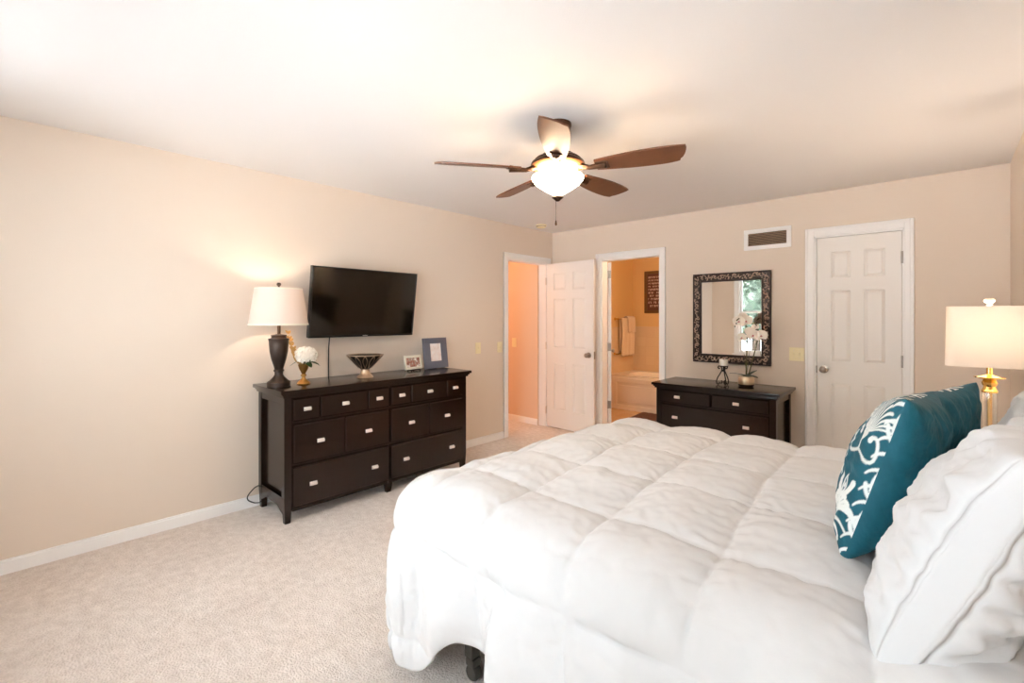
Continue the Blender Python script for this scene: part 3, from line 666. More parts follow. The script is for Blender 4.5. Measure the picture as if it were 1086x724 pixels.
m = MB(); m.lathe([(0,0),(.05,0),(.058,.006),(.066,.03),(.067,.06),(.062,.092),(.06,.095),(.056,.09),(.055,.08),(0,.08)], (ox,oy,ZC), 32).build('pot', 'potmetal', t)
m = MB(); m.lathe([(0,.0),(.056,.0),(.0665,.022),(.066,.024),(0,.024)], (ox,oy,ZC-.0002), 32).build('pot_base', 'bronze', t)
m = MB(); m.lathe([(.055,.082),(.04,.09),(.02,.094),(0,.095)], (ox,oy,ZC), 24).build('moss', 'stemg', t)
for (dx, dy, dz, ln, wd) in ((.8,-.55,-.05,.13,.034),(-.95,-.3,.12,.12,.022),(.5,.5,.35,.10,.028),(-.2,-.8,.1,.10,.028),(.6,-.8,.1,.11,.03)):
    m = MB(); m.grid(petal_pts((ox+dx*.01, oy+dy*.01, ZC+.095), (dx,dy,dz+.35), (0,0,1), ln, wd, -.32, 10, 4)).build('leaf', 'leafdark', t, 180)
def stem(pts, r):
    sp = []
    for i in range(len(pts)-1):
        p0, p1, p2, p3 = [Vector(pts[max(0, min(len(pts)-1, j))]) for j in (i-1, i, i+1, i+2)]
        for k in range(6):
            f = k/6; sp.append(.5*((2*p1)+(p2-p0)*f+(2*p0-5*p1+4*p2-p3)*f*f+(3*p1-p0-3*p2+p3)*f**3))
    sp.append(Vector(pts[-1])); m = MB(); m.tube(sp, r, 7).build('stem', 'stemg', t); return sp
R_ = Vector((.7335,.6797,0))
def oq(px, py, back=0): return P(px, py, 'y', oy+back)
s1 = stem([(ox,oy,ZC+.09), oq(792,372), oq(792.5,356), oq(791,345,-.02), oq(786,337,-.04), oq(781,340,-.05)], .0055)
s2 = stem([(ox+.015,oy+.01,ZC+.09), oq(799,378,.03), oq(803,362,.03), oq(803.5,350,.02), oq(801,343,0), oq(797,343,-.02)], .005)
for a, b in ((788.5, 795), (795.5, 799)): 
    m = MB(); m.tube([(ox+(b-a)*.001,oy,ZC+.09), oq(a, 370, .01), oq(a-.3, 352, .01)], .0022, 6).build('stake', 'stemg', t)
def flower(c, face, s, roll=0):
    c = Vector(c); n = Vector(face).normalized(); up = (Vector((0,0,1))-n*n.z).normalized(); rt = up.cross(n)
    m = MB()
    for an, ln, wd in ((90, 1, .5), (210, .95, .45), (330, .95, .45)):
        a = math.radians(an+roll); m.grid(petal_pts(c-n*.003, rt*math.cos(a)+up*math.sin(a)+n*.12, n, .042*s*ln, .024*s*wd*1.6, .12, 6, 4))
    for an in (18, 162):
        a = math.radians(an+roll); m.grid(petal_pts(c, rt*math.cos(a)+up*math.sin(a)+n*.1, n, .046*s, .034*s, .1, 6, 6))
    f = m.build('flower', 'petal', t, 180)
    l = MB(); l.grid(petal_pts(c+n*.004, -up*.7+n*.8, n, .02*s, .008*s, .3, 5, 2)).ball(c+n*.006, .005*s, 1).build('flower_lip', 'lip', f, 180)
for px, py, bk, s, rl, f in ((784,341,-.05,1.15,0,(-.1,-1,.1)),(791,340.5,-.03,1.15,14,(.35,-1,.1)),(788,335.5,-.02,.8,-20,(.2,-.8,.4)),(787,358,-.03,.95,8,(-.2,-1,0)),(794.5,351,-.02,.8,0,(.1,-1,.2)),(799,355.5,-.03,1.15,-8,(.0,-1,0)),(807,356,-.02,1.1,10,(.45,-1,.05)),(801,347,.0,.7,30,(.3,-1,.4))):
    flower(oq(px, py, bk), f, s*1.15, rl)
for px, py in ((779.5, 346), (781, 343), (794, 334)): m = MB(); m.ball(oq(px, py, -.05), .006, 1, (1,1,1.5)).build('bud', 'leafdark', t)

# ------------------------------------------------------------------ ceiling fan
fx, fy = 2.098, 2.07
t = thing('ceiling_fan', 'five blade walnut and bronze ceiling fan with a lit bowl light', 'ceiling fan', (fx, fy, H))
m = MB(); m.lathe([(0,0),(.075,0),(.076,-.01),(.07,-.03),(.05,-.055),(.02,-.066),(0,-.068)], (fx,fy,H), 32).build('canopy', 'brown_metal', t)
m = MB(); m.lathe([(.012,-.06),(.012,-.17)], (fx,fy,H), 16).lathe([(.012,-.13),(.026,-.135),(.026,-.165),(.012,-.17)], (fx,fy,H), 20).build('downrod', 'brown_metal', t)
m = MB(); m.lathe([(0,-.158),(.05,-.16),(.085,-.17),(.095,-.176),(.095,-.182),(.118,-.19),(.13,-.2),(.13,-.206),(.144,-.214),(.15,-.226),(.15,-.234)], (fx,fy,H), 40).build('motor_housing', 'brown_metal', t)
m = MB(); m.lathe([(.149,-.233),(.135,-.245),(.105,-.258),(.07,-.266),(0,-.266)], (fx,fy,H), 40).build('housing_underside', 'copper', t)
m = MB(); m.lathe([(.03,-.262),(.03,-.300),(.012,-.305),(.012,-.402)], (fx,fy,H), 24).build('light_fitter', 'brown_metal', t)
m = MB(); prof = [(.128,-.292), (.141,-.292), (.143,-.297)]+[(.143*(1-(a/12)**1.9), -.297-.108*(a/12)**1.0*(.72+.28*a/12)) for a in range(1, 13)]
m.lathe(prof, (fx,fy,H), 40).build('glass_bowl', 'globe', t)
m = MB(); m.lathe([(0,-.402),(.03,-.402),(.032,-.407),(.02,-.416),(.01,-.426),(0,-.428)], (fx,fy,H), 20).build('finial', 'brown_metal', t)
zc_ = H-.415
m = MB(); m.tube([(fx-.012, fy, H-.415), (fx-.012, fy, 1.90)], .0012, 5); m.lathe([(0,0),(.005,.002),(.006,.012),(.003,.03),(0,.032)], (fx-.012, fy, 1.872), 10); m.build('pull_chain', 'brown_metal', t)
zb = 2.178; base_a = math.degrees(.7474)
for k in range(5):
    a = math.radians(-97.2+72*k)+.7474
    R = Matrix.Translation((fx, fy, zb)) @ Matrix.Rotation(a, 4, 'Z') @ Matrix.Rotation(math.radians(-14), 4, 'X')
    up_, dn_ = [], []
    for i in range(25):
        f = i/24; x = .215+f*.455
        w = .046+.028*math.sin(min(1, f/.66)*PI/2)-.012*max(0, (f-.72)/.28)**2
        xu = x-.035*max(0, (f-.6)/.4)**2; up_.append((xu, w)); dn_.append((x, -w))
    cap = [(.640, .044), (.652, .030), (.662, .006), (.669, -.020), (.673, -.042)]
    poly = up_+cap+dn_[::-1]
    m = MB(R); m.prism(poly, -.004, .004); bl = m.build('blade', 'blade', t, 30)
    m = MB(R); m.tube([(.10,0,.02),(.14,0,.004),(.18,0,-.010),(.22,0,-.010),(.27,0,-.008)], [.016,.014,.012,.014,.02], 10, flat=1.2)
    m.box(.215, .285, -.034, .034, -.010, -.004, .003).box(.14, .235, -.012, .012, -.014, -.004, .004)
    m.build('blade_arm', 'brown_metal', bl)
for q in range(3): lamp('fan_light', 'POINT', (fx+.07*math.cos(q*2.1+.4), fy+.07*math.sin(q*2.1+.4), H-.309), 3.4*BULB, (1, .68, .40), radius=.02, parent=t)

# ------------------------------------------------------------------ bed
bed = thing('bed', 'bed with white bedding on a low steel frame, foot towards the left wall', 'bed', (3.05, 1.93, 0))
BX_0, BX_1, BY_0, BY_1 = 2.15, 3.97, 1.14, 2.71
m = MB()
for y in (BY_0+.06, BY_1-.06): m.box(BX_0+.03, BX_1-.02, y-.02, y+.02, .17, .20, .002)
for x in (BX_0+.205, BX_0+1.5): m.box(x-.02, x+.02, BY_0+.06, BY_1-.06, .165, .19, .002)
m.build('bed_frame', 'steel', bed, 0)
for x in (BX_0+.205, BX_0+1.5):
    for y in (BY_0+.06, BY_1-.06):
        m = MB(); m.box(x-.022, x+.022, y-.022, y+.022, .08, .18, .003); lg = m.build('leg', 'steel', bed, 0)
        m = MB(); m.lathe([(0,-.016),(.026,-.016),(.03,-.01),(.03,.01),(.026,.016),(0,.016)], (0,0,0), 20, Matrix.Translation((x+.012, y-.004, .031)) @ Matrix.Rotation(PI/2, 4, 'X')).box(x-.012, x+.03, y-.024, y+.016, .055, .085, .006, 2).build('caster', 'steel', lg)
m = MB(); m.box(BX_0+.03, BX_1, BY_0+.02, BY_1-.02, .20, .40, .02, 3).build('box_spring', 'boxspring', bed)
m = MB(); m.box(BX_0+.02, BX_1, BY_0+.01, BY_1-.01, .40, .645, .05, 4).build('mattress', 'sheet', bed)

def comforter():
    xh, x0, y0, y1, R, zt = 3.955, 2.198, 1.195, 2.65, .18, .705
    sm = lambda a, b, x: (lambda q: q*q*(3-2*q))(max(0, min(1, (x-a)/(b-a))))
    nP, nQ = 300, 300
    Lp = xh-x0; Sx = .73
    xseam = [3.85-.34*k for k in range(-1, 8)]; yseam = [.53+.40*k for k in range(-2, 9)]
    def drape(a, bn, bf):
        b = bn if bn > 0 else bf; sgn = -1 if bn > 0 else 1
        d = (max(a,0)**9+b**9)**(1/9)
        if d < 1e-9: return 0, 0, 0, 0
        h = math.hypot(max(a,0), b); ca, cb = max(a,0)/h, b/h
        if d < R*PI/2: o, dn = R*math.sin(d/R), R*(1-math.cos(d/R))
        else: e = d-R*PI/2; o, dn = R+.06*e, R+e
        return -o*ca, sgn*o*cb, -dn, d
    pts = np.zeros((nP, nQ, 3)); cl = np.zeros((nP, nQ, 2))
    for i in range(nP):
        p = (i/(nP-1))*(Lp+Sx); a = p-Lp; xx = xh-p
        # hem length on the near side varies along the bed
        Sn = .525 + .17*sm(2.695, 2.735, xx) + .205*sm(2.50, 2.22, xx) + .015*math.sin(xx*9)
        Sf = .58
        for j in range(nQ):
            q = -Sn*(1-j/90) if j < 90 else (y1-y0+Sf)*(j-90)/(nQ-1-90)
            bn, bf = max(0, -q), max(0, q-(y1-y0))
            ox_, oy_, oz_, d = drape(a, bn, bf)
            bx_ = max(xx, x0); by_ = y0+min(max(q, 0), y1-y0)
            # folds of the hanging near side
            if bn > 0:
                g = sm(.16, .5, bn)
                fold = .018*math.sin((xx+.3*max(a,0))*21+1.0)+.04*sm(2.69, 2.73, xx)*(1-sm(2.76, 3.05, xx)*.8)-.012
                pass
                oy_ -= fold*g; 
                pass
            pts[i, j] = (bx_+ox_, by_+oy_, zt+oz_); cl[i, j] = (xx, y0+q)
    N = np.cross(np.gradient(pts, axis=1), np.gradient(pts, axis=0)); N /= np.linalg.norm(N, axis=2, keepdims=True)+1e-9
    if N[20, nQ//2, 2] < 0: N = -N
    out = np.zeros_like(pts)
    for i in range(nP):
        for j in range(nQ):
            cx_, cy_ = cl[i, j]
            cx2 = cx_-.10*max(-.3, min(1, 1.75-cy_))+.020*fbm(cx_*2, cy_*2.3, 3)
            cy2 = cy_+.028*fbm(cx_*2.1, cy_*1.9, 9)-.04*(cx_-2.9)*0
            tx = ((3.17-cx2)/.34) % 1; ty = ((cy2-.545)/.40) % 1
            g = lambda t: 4*t*(1-t)
            gx, gy = g(tx), g(ty)
            H_ = .040
            h = H_*((gx**.42)*(gy**.42))
            # puckers running away from the seams, soft creases inside each box
            dx, dy = min(tx, 1-tx)*.34, min(ty, 1-ty)*.40
            h += .0035*math.exp(-dx/.05)*math.sin(cy2*70+9*fbm(cx_*5, cy_*5, 1))*min(1, dx/.012)
            h += .0035*math.exp(-dy/.05)*math.sin(cx2*64+9*fbm(cx_*5, cy_*5, 5))*min(1, dy/.012)
            h += .010*fbm(cx_*4, cy_*5, 2, 4)*min(1, (gx*gy)**.5*2) + .010*fbm(cx_*8, cy_*1.3, 12, 3)*sm(1.35, 1.05, cy_) + .0045*abs(fbm(cx_*13+.6*cy_*7, cy_*9, 4, 3))
            h += .020*fbm(cx_*1.3, cy_*1.3, 7, 2)+.03*sm(2.6, 2.1, 0)*0
            e = min(j, nQ-1-j, nP-1-i)                 # hem tucks to nothing
            h *= 1-math.exp(-e/7.0)
            out[i, j] = pts[i, j]+N[i, j]*h
    out[:,:,2] = np.maximum(out[:,:,2], .014)
    faces = [(i*nQ+j, (i+1)*nQ+j, (i+1)*nQ+j+1, i*nQ+j+1) for i in range(nP-1) for j in range(nQ-1)]
    me = bpy.data.meshes.new('comforter'); me.from_pydata(out.reshape(-1, 3).tolist(), [], faces); me.update()
    bmx = bmesh.new(); bmx.from_mesh(me); bmesh.ops.recalc_face_normals(bmx, faces=bmx.faces[:])
    c = bmx.faces[nQ*10+nQ//2]; c = max(bmx.faces, key=lambda f: f.calc_center_median().z)
    if c.normal.z < 0: bmesh.ops.reverse_faces(bmx, faces=bmx.faces[:])
    bmx.to_mesh(me); bmx.free()
    o = link('comforter', me, 'bed', None, 180)
    sd = o.modifiers.new('thick', 'SOLIDIFY'); sd.thickness = .012; sd.offset = -1
    tag(o, 'puffy white box stitched comforter spread over the bed', 'comforter')
comforter()

# pillows: two stuffed faces sewn along a rim
def pillow_mesh(name, c, Wv, Uv, w, h, th, n=90, pattern=None, pinch=.06, wr=.006, hem=None, seed=0, power=.42):
    c = Vector(c); Wv = Vector(Wv).normalized(); Uv = Vector(Uv); Uv = (Uv-Wv*Uv.dot(Wv)).normalized(); Nv = Wv.cross(Uv)  # front normal = Nv
    V, F, A = [], [], []
    for side in (1, -1):
        b0 = len(V)
        for i in range(n+1):
            a = -1+2*i/n; a = math.sin(a*PI/2)
            for j in range(n+1):
                b = -1+2*j/n; b = math.sin(b*PI/2)
                px = a*w/2*(1-pinch*(1-b*b)); py = b*h/2*(1-pinch*(1-a*a))
                e = max(0, (1-a*a)*(1-b*b)); t_ = th/2*e**power
                rim = min(1, e*6)
                t_ += wr*fbm(a*2.2+seed, b*2.2, side*3, 4)*rim*2.2
                ang = math.atan2(b, a); edge = max(abs(a), abs(b))
                t_ += wr*.7*math.sin(ang*22+4*fbm(a, b, seed))*max(0, edge-.55)*2*rim
                if hem is not None:
                    dl = math.acos(max(-1, min(1, a))); t_ += (-.010*math.exp(-((dl-hem)/.013)**2)-.009*math.exp(-((dl-hem-.07)/.013)**2)+.005*(1 if dl < hem else 0))*min(1, e*60)
                V.append(c+Wv*px+Uv*py+Nv*side*max(t_, 0)-Vector((0,0,.0)))
        for i in range(n):
            for j in range(n):
                q = (b0+i*(n+1)+j, b0+(i+1)*(n+1)+j, b0+(i+1)*(n+1)+j+1, b0+i*(n+1)+j+1); F.append(q if side == 1 else q[::-1])
    me = bpy.data.meshes.new(name); me.from_pydata([tuple(v) for v in V], [], F); me.update()
    if pattern:
        G = np.array([tuple(v) for v in V[:(n+1)**2]]).reshape(n+1, n+1, 3)
        du = np.zeros((n+1, n+1)); du[:-1] = np.linalg.norm(np.diff(G, axis=0), axis=2); du = du[::-1].cumsum(0)[::-1]   # cloth length from the +W seam
        dv = np.zeros((n+1, n+1)); dv[:, :-1] = np.linalg.norm(np.diff(G, axis=1), axis=2); dv = dv[:, ::-1].cumsum(1)[:, ::-1]
        A = [pattern(w/2-du[i, j], h/2-dv[i, j]*h/max(dv[i, 0], 1e-6)) for i in range(n+1) for j in range(n+1)]+[0.0]*(n+1)**2
        at = me.attributes.new('print', 'FLOAT', 'POINT'); at.data.foreach_set('value', np.array(A, dtype=np.float32))
    return me
# damask print: strokes (polyline, half width at start, half width at end) in metres, motif axis at u=0
def damask():
    ST = []
    def s(pts, w0, w1): ST.append((pts, w0, w1))
    def mir(pts, w0, w1): s(pts, w0, w1); s([(-x, y) for x, y in pts], w0, w1)
    def bez(p0, p1, p2, n=7): return [((1-t)**2*p0[0]+2*t*(1-t)*p1[0]+t*t*p2[0], (1-t)**2*p0[1]+2*t*(1-t)*p1[1]+t*t*p2[1]) for t in [k/n for k in range(n+1)]]
    # plume fan above a heart
    for k in range(1, 8):
        a = k*.20; mir(bez((.002*k, .02), (.013*k, .055+.045*math.cos(a)), (.0155*k+.012*math.sin(a*2), .03+.092*math.cos(a*1.08))), .0018, .0046)
    s([(0,.015),(0,.13)], .002, .005)
    s([(0,-.03),(0,.005)], .004, .012); mir([(.003,.004),(.010,.012)], .011, .009)
    mir(bez((.004,-.034),(.085,-.075),(.072,-.01))+bez((.072,-.01),(.066,.024),(.044,.012)), .0045, .005); mir([(.043,.010),(.041,.006)], .008, .009)
    for yy, q in ((.165,.9),(-.275,1)):
        mir(bez((0,yy-.03),(.03*q,yy-.02),(.045*q,yy+.015)), .005, .007); mir(bez((0,yy-.045),(.045*q,yy-.045),(.075*q,yy-.015)), .005, .006); s([(0,yy-.02),(0,yy+.015)], .005, .008)
    # lotus bud under it
    mir(bez((0,-.155),(.018,-.135),(.001,-.105)), .004, .003); mir(bez((.002,-.158),(.03,-.15),(.04,-.118)), .007, .010); s([(0,-.135),(0,-.128)], .004, .003)
    # second plume, branches
    for k in range(1, 5):
        a = k*.32; mir(bez((0,-.20),(.022*k*.7,-.18+.03*math.cos(a)),(.022*k+.004,-.195+.045*math.cos(a)-.008*k)), .004, .0075)
    mir(bez((.0,-.165),(.012,-.18),(0,-.205)), .007, .004)
    mir(bez((.0,-.22),(.04,-.215),(.07,-.24)), .005, .003); mir(bez((.0,-.235),(.03,-.235),(.05,-.265)), .005, .004)
    # side sprays that fill the field
    for yy in (.07, -.09, -.20):
        
        mir(bez((.10,yy-.03),(.085,yy),(.105,yy+.035)), .007, .008); 
        mir(bez((.10,yy-.03),(.115,yy-.005),(.125,yy+.02)), .006, .007); mir(bez((.10,yy-.045),(.08,yy-.03),(.075,yy-.01)), .005, .006)
    for i in range(11):
        yy = -.30+i*.045; mir(bez((.064,yy),(.075,yy+.018),(.098,yy+.022), 4), .003, .0055)
    seg = []
    for pts, w0, w1 in ST:
        n = len(pts)-1
        for i in range(n): seg.append((*pts[i], *pts[i+1], w0+(w1-w0)*i/n, w0+(w1-w0)*(i+1)/n))
    Sg = np.array(seg)
    def f(u, v, u0, v0, per_u, per_v):
        uu = ((u-u0+per_u/2) % per_u-per_u/2)/.8; vv = v-.085+v0
        ax, ay, bx_, by_, wa, wb = Sg.T; dx, dy = bx_-ax, by_-ay
        t_ = np.clip(((uu-ax)*dx+(vv-ay)*dy)/(dx*dx+dy*dy+1e-12), 0, 1)
        dd = np.hypot(uu-ax-t_*dx, vv-ay-t_*dy)-(wa+(wb-wa)*t_)
        return float(np.clip(.5-dd.min()/.0022, 0, 1))
    return f
DM = damask()
def cushion(label, c, Wv, Uv, w, h, th, u0, v0, seed, n):
    me = pillow_mesh('throw_pillow', c, Wv, Uv, w, h, th, n, lambda u, v: DM(u, v, u0, v0, .215, .42), .05, .005, seed=seed)
    o = link('throw_pillow', me, 'teal', None, 180); tag(o, label, 'pillow', 'teal patterned throw pillows'); return o
# front normal = W x U must point to the foot (-x): W = -y, U = up
cushion('teal throw pillow with white damask front, nearer one with its side seam facing out', (3.56, 1.705, .935), (-.10, -1, .06), (.29, .0, 1), .44, .45, .20, .145, .0, 1, 220)
cushion('teal throw pillow with white damask front, farther one toward the bedside lamp', (3.63, 2.09, .915), (-.33, -1, -.03), (.25, -.05, 1), .44, .45, .17, .145, .0, 5, 170)
me = pillow_mesh('bed_pillow', (3.745, 1.44, .902), (-.20, -1, .02), (.44, 0, 1), .67, .50, .27, 130, None, .03, .013, hem=.13, seed=2, power=.36); tag(link('bed_pillow', me, 'pillow', None, 180), 'big white pillow leaning at the near side of the bed head, stitched hem', 'pillow', 'white bed pillows')
me = pillow_mesh('bed_pillow', (3.865, 2.08, .905), (-.02, -1, .0), (.16, 0, 1), .66, .46, .19, 90, None, .03, .011, hem=.13, seed=8, power=.38); tag(link('bed_pillow', me, 'pillow', None, 180), 'white pillow farther back, behind the teal throw pillows', 'pillow', 'white bed pillows')

# ------------------------------------------------------------------ nightstand and its lamp
NX0, NX1, NY0, NY1, NZ = 3.60, 3.97, 3.06, 3.56, .66
t = thing('nightstand', 'dark wood nightstand on the far side of the bed under the gold lamp', 'nightstand', (3.785, 3.31, 0))
m = MB(); m.box(NX0, NX1, NY0, NY1, .14, NZ-.03, .004).build('carcass', 'dark', t)
m = MB(); m.box(NX0-.02, NX1+.01, NY0-.02, NY1+.02, NZ-.03, NZ, .006, 2).build('top', 'dark', t)
for x in (NX0+.002, NX1-.047):
    for y in (NY0+.002, NY1-.047): MB().box(x, x+.045, y, y+.045, 0, .16, .003, taper=.7).build('leg', 'dark', t)
mxN = Matrix(((0,-1,0,NX0),(1,0,0,NY0),(0,0,1,0),(0,0,0,1)))
for z0, z1 in ((.18, .38), (.40, .60)):
    m = MB(mxN); front(m, .03, .47, 0.0, z0, z1); d = m.build('drawer', 'dark', t); pull(mxN, .25, .018, (z0+z1)/2, d)
nx, ny = 3.832, 3.33
t = thing('table_lamp', 'gold and crystal column table lamp with wide ivory shade beside the bed', 'lamp', (nx, ny, NZ))
m = MB(); m.box(nx-.07, nx+.07, ny-.07, ny+.07, NZ, NZ+.02, .004, 2).lathe([(.06,.02),(.055,.03),(.035,.04),(.03,.052),(.036,.058),(.03,.066),(0,.066)], (nx,ny,NZ), 28).build('lamp_base', 'brass', t)
m = MB(); m.lathe([(0,.066),(.026,.066),(.027,.09),(.029,.30),(.027,.33),(0,.33)], (nx,ny,NZ), 12).build('crystal_column', 'glassy', t, 20)
m = MB(); m.tube([(nx,ny,NZ+.06),(nx,ny,NZ+.34)], .007, 8).build('core_rod', 'brass', t)
m = MB(); m.lathe([(0,.33),(.029,.33),(.031,.338),(.026,.346),(.022,.36),(.028,.368),(.03,.38),(.024,.392),(.03,.398),(.056,.402),(.058,.407),(.03,.412),(.012,.42),(.011,.47),(.018,.474),(.018,.5),(0,.502)], (nx,ny,NZ), 28).build('cap', 'brass', t)
m = MB(); m.tube([(nx,ny,NZ+.49),(nx,ny,NZ+.762)], .003, 6).build('harp', 'brass', t)
m = MB(); m.lathe([(0,.762),(.014,.764),(.01,.77),(.012,.775),(.02,.782),(.021,.79),(.015,.798),(0,.80)], (nx,ny,NZ), 20).build('finial', 'whiteframe', t)
def rrect(hx, hy, r, n=8):
    out = []
    for cx_, cy_, a0 in ((hx-r, hy-r, 0), (-hx+r, hy-r, 90), (-hx+r, -hy+r, 180), (hx-r, -hy+r, 270)):
        for k in range(n+1): a = math.radians(a0+90*k/n); out.append((cx_+r*math.cos(a), cy_+r*math.sin(a)))
    return out
m = MB(); rowsP = []
for z, g, o_ in ((.462, 1, 0), (.470, 1, 0), (.75, .97, 0), (.758, .97, 0), (.758, .97, -.004), (.462, 1, -.004), (.462, 1, 0)):
    rp = rrect(.163*g+o_, .135*g+o_, .045); rowsP.append([Vector((nx+x, ny+y, NZ+z)) for x, y in rp+[rp[0]]])
m.grid(rowsP); bmesh.ops.remove_doubles(m.bm, verts=m.bm.verts[:], dist=1e-5); bmesh.ops.recalc_face_normals(m.bm, faces=m.bm.faces[:]); m.build('lamp_shade', 'shade2', t, 50)
MB().ball((nx, ny, NZ+.56), .03, 2, (1,1,1.3)).build('bulb', bpy.data.materials['lit_bulb'], t)
lamp('lamp_light', 'POINT', (nx, ny, NZ+.63), 12*BULB, (1, .84, .68), radius=.03, parent=t)

# ------------------------------------------------------------------ bathroom things
t = thing('bathtub', 'white panelled bathtub seen through the bathroom doorway', 'bathtub', (.9, 6.58, 0))
ty0 = 6.2
m = MB(); m.box(BL+.01, 1.9, ty0+.01, ty0+.06, 0, .47, .004)
for q in ((BL+.01, 1.9, .0, .07), (BL+.01, 1.9, .40, .47), (BL+.01, .06, .07, .40), (.72, .80, .07, .40), (1.46, 1.54, .07, .40)): m.box(q[0], q[1], ty0-.006, ty0+.012, q[2], q[3], .004)
for q in ((.10, .68), (.84, 1.42)): m.box(q[0], q[1], ty0, ty0+.012, .11, .36, .008)
m.build('apron', 'tub', t, 0)
m = MB(); cxm, cym = .91, 6.58
outer = [(BL+.01, ty0-.02), (1.9, ty0-.02), (1.9, BBK-.01), (BL+.01, BBK-.01)]
ring0, ring1, ring2, ring3 = [], [], [], []
for k in range(48):
    a = 2*PI*k/48; ca, sa = math.cos(a), math.sin(a); e = lambda hx, hy, p: (math.copysign(abs(ca)**p*hx, ca), math.copysign(abs(sa)**p*hy, sa))
    ox_, oy_ = e(.98, .37, .12); ring0.append(Vector((cxm+ox_, cym+oy_, .47))); ring1.append(Vector((cxm+ox_, cym+oy_, .505)))
    ox_, oy_ = e(.80, .27, .55); ring2.append(Vector((cxm+ox_, cym+oy_, .505)))
    ox_, oy_ = e(.66, .20, .55); ring3.append(Vector((cxm+ox_, cym+oy_, .13)))
rg = [[Vector((cxm+(p.x-cxm)*f, cym+(p.y-cym)*f, z)) for p in ring3] for f, z in ((1, .13), (.5, .10), (.02, .10))]
m.grid([r+[r[0]] for r in [ring0, ring1, ring2, ring3, rg[1], rg[2]]]); bmesh.ops.remove_doubles(m.bm, verts=m.bm.verts[:], dist=1e-5); bmesh.ops.recalc_face_normals(m.bm, faces=m.bm.faces[:])
m.build('basin', 'tub', t, 40)
m = MB(); pts = []
t = thing('towel_bar', 'brass towel bar on the bathroom wall holding the beige towel', 'towel bar', (BL, 6.62, 1.34))
m = MB(); m.tube([(BL+.06, 6.36, 1.34), (BL+.06, 6.93, 1.34)], .008, 10).build('rail', 'brass', t)
for y in (6.38, 6.91): MB().tube([(BL+.001, y, 1.34), (BL+.012, y, 1.34), (BL+.02, y, 1.34), (BL+.066, y, 1.34)], [.022, .022, .01, .012], 12).build('post', 'brass', t)
t = thing('towel_bar', 'second brass towel bar lower on the bathroom wall below the first', 'towel bar', (BL, 6.50, .80))
m = MB(); m.tube([(BL+.05, 6.33, .80), (BL+.05, 6.62, .80)], .008, 10).build('rail', 'brass', t)
for y in (6.36, 6.60): MB().tube([(BL+.001, y, .80), (BL+.012, y, .80), (BL+.02, y, .80), (BL+.056, y, .80)], [.022, .022, .01, .012], 12).build('post', 'brass', t)
def hang(name, label, ya, yb, front_l, back_l, rr, seed):
    rowsP = []
    for i in range(41):
        f = i/40*(front_l+back_l+PI*rr)-back_l
        row = []
        for j in range(25):
            v = ya+(yb-ya)*j/24; wv = .007*fbm(v*14+seed, i*.09)+.004*math.sin(v*60+seed)
            if f < 0: p = (BL+.06-rr+wv*.3, v, 1.34+f)
            elif f < PI*rr: a = PI-f/rr; p = (BL+.06+rr*math.cos(a), v, 1.34+rr*math.sin(a))
            else: e = f-PI*rr; p = (BL+.06+rr+wv*min(1, e*5)+.012*e, v+(.01*math.sin(e*9)), 1.34-e)
            row.append(p)
        rowsP.append(row)
    m = MB(); m.grid(rowsP); o = m.build(name, 'towel', None, 180); sd = o.modifiers.new('thick', 'SOLIDIFY'); sd.thickness = .009; sd.offset = 0
    tag(o, label, 'towel')
hang('bath_towel', 'long beige towel hanging on the upper bathroom towel bar', 6.46, 6.86, .58, .5, .018, 1)
hang('washcloth', 'small folded beige washcloth laid over the hanging bath towel', 6.62, 6.84, .21, .16, .040, 6)
m = MB(); c4 = [P(662,445.2,'z',.0), P(681,437.2,'z',.0), P(716,442.2,'z',.0), P(712,454.2,'z',.0)]
rowsP = []
for i in range(26):
    row = []
    for j in range(26):
        a, b = i/25, j/25; p = c4[0].lerp(c4[3], a).lerp(c4[1].lerp(c4[2], a), b); e = min(a, 1-a, b, 1-b)
        row.append((p.x, p.y, .003+.018*min(1, e*12)+random.uniform(-.003, .003)*min(1, e*8)))
    rowsP.append(row)
m.grid(rowsP); bmesh.ops.recalc_face_normals(m.bm, faces=m.bm.faces[:]); o = m.build('bath_mat', 'mat', None, 180); tag(o, 'brown shaggy bath mat on the bathroom floor before the tub', 'bath mat')
a = P(684, 288, 'y', BBK); b = P(684, 332, 'y', BBK); sx0, sx1, sz0, sz1 = a.x, a.x+.46, b.z, a.z
t = thing('wall_sign', 'brown framed sign with pale lettering on the bathroom back wall', 'sign', ((sx0+sx1)/2, BBK, sz0))
m = MB(); fw = .045
for q in ((sx0, sx1, sz0, sz0+fw), (sx0, sx1, sz1-fw, sz1), (sx0, sx0+fw, sz0+fw, sz1-fw), (sx1-fw, sx1, sz0+fw, sz1-fw)): m.box(q[0], q[1], BBK-.025, BBK-.001, q[2], q[3], .004)
m.build('frame', 'signframe', t, 0)
MB().box(sx0+fw, sx1-fw, BBK-.012, BBK-.002, sz0+fw, sz1-fw, 0).build('board', 'signboard', t, 0)
m = MB(); rr = random.Random(5); z = sz1-fw-.04
for ln in range(10):
    hh = rr.uniform(.022, .036); x = sx0+fw+.02
    while x < sx1-fw-.03:
        w_ = rr.uniform(.010, .022); m.box(x, x+w_*.35, BBK-.0135, BBK-.0115, z-hh, z, 0).box(x, x+w_, BBK-.0135, BBK-.0115, z-hh*rr.choice((.2, .6, 1)), z-hh*.0-.0, 0) if rr.random() < .85 else None
        x += w_+.008
    z -= hh+.022
    if z-.04 < sz0+fw: break
m.build('lettering', 'signmark', t, 0)

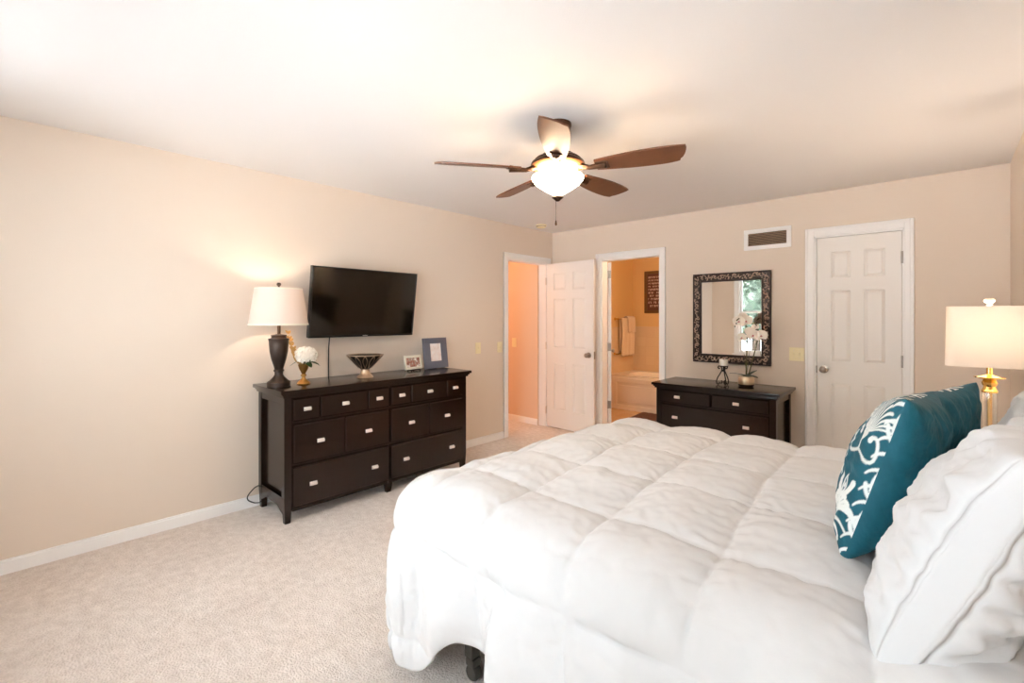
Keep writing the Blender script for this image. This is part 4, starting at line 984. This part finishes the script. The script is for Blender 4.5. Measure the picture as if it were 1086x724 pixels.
# ------------------------------------------------------------------ outside the windows: trees seen in the mirror, pale ground added to bounce light
m = MB(); m.box(-14, 18, -26, YS-T-.05, -.4, -.3, 0).box(XR+T+.05, 18, YS-T-.05, 9, -.4, -.3, 0); struct(m.build('bounce_ground', 'bounce_pale', smooth=0))  # pale ground added to bounce daylight up to the ceiling
for i, (tx, ty, th_, r, lb) in enumerate(((-8.4, -12.5, 5.2, 2.3, 'leafy tree outside the windows, left one with the broad low crown'), (-2.6, -13.5, 6.0, 2.7, 'leafy tree outside the windows, tall middle one'), (4.4, -12.2, 5.6, 2.2, 'leafy tree outside the windows, right one opposite the bed head'))):
    t = thing('tree', lb, 'tree', (tx, ty, -.3), 'trees outside the windows'); rr = random.Random(20+i)
    m = MB(); m.tube([(tx, ty, -.3), (tx+.05, ty, 1), (tx-.05, ty+.05, 2.2), (tx, ty, th_*.8)], [.2, .15, .12, .04], 10).build('trunk', 'bark', t)
    tb = bmesh.new(); bmesh.ops.create_icosphere(tb, subdivisions=4, radius=1); V, F = [], []
    for v in tb.verts: q = .86+.16*fbm(v.co.x*3+i, v.co.y*3, v.co.z*3); V.append(Vector((tx+v.co.x*r*q, ty+v.co.y*r*q, th_*.5+.3+v.co.z*th_*.5*q)))
    F = [tuple(v.index for v in f.verts) for f in tb.faces]; tb.free()
    for k in range(5200):
        u = rr.gauss(0, 1), rr.gauss(0, 1), rr.gauss(0, 1); n_ = math.sqrt(sum(q*q for q in u)); q = rr.uniform(.8, 1.02)
        c = Vector((tx+u[0]/n_*r*q, ty+u[1]/n_*r*q, th_*.5+u[2]/n_*th_*.5*q+.3)); d1v = Vector((rr.uniform(-1,1), rr.uniform(-1,1), rr.uniform(-1,1))).normalized(); d2v = d1v.orthogonal().normalized(); s_ = rr.uniform(.07, .14); b0 = len(V)
        V += [c-d1v*s_, c+d2v*s_*.5, c+d1v*s_, c-d2v*s_*.5]; F.append((b0, b0+1, b0+2, b0+3))
    me = bpy.data.meshes.new('foliage'); me.from_pydata([tuple(v) for v in V], [], F); link('foliage', me, 'foliage', t, 0)
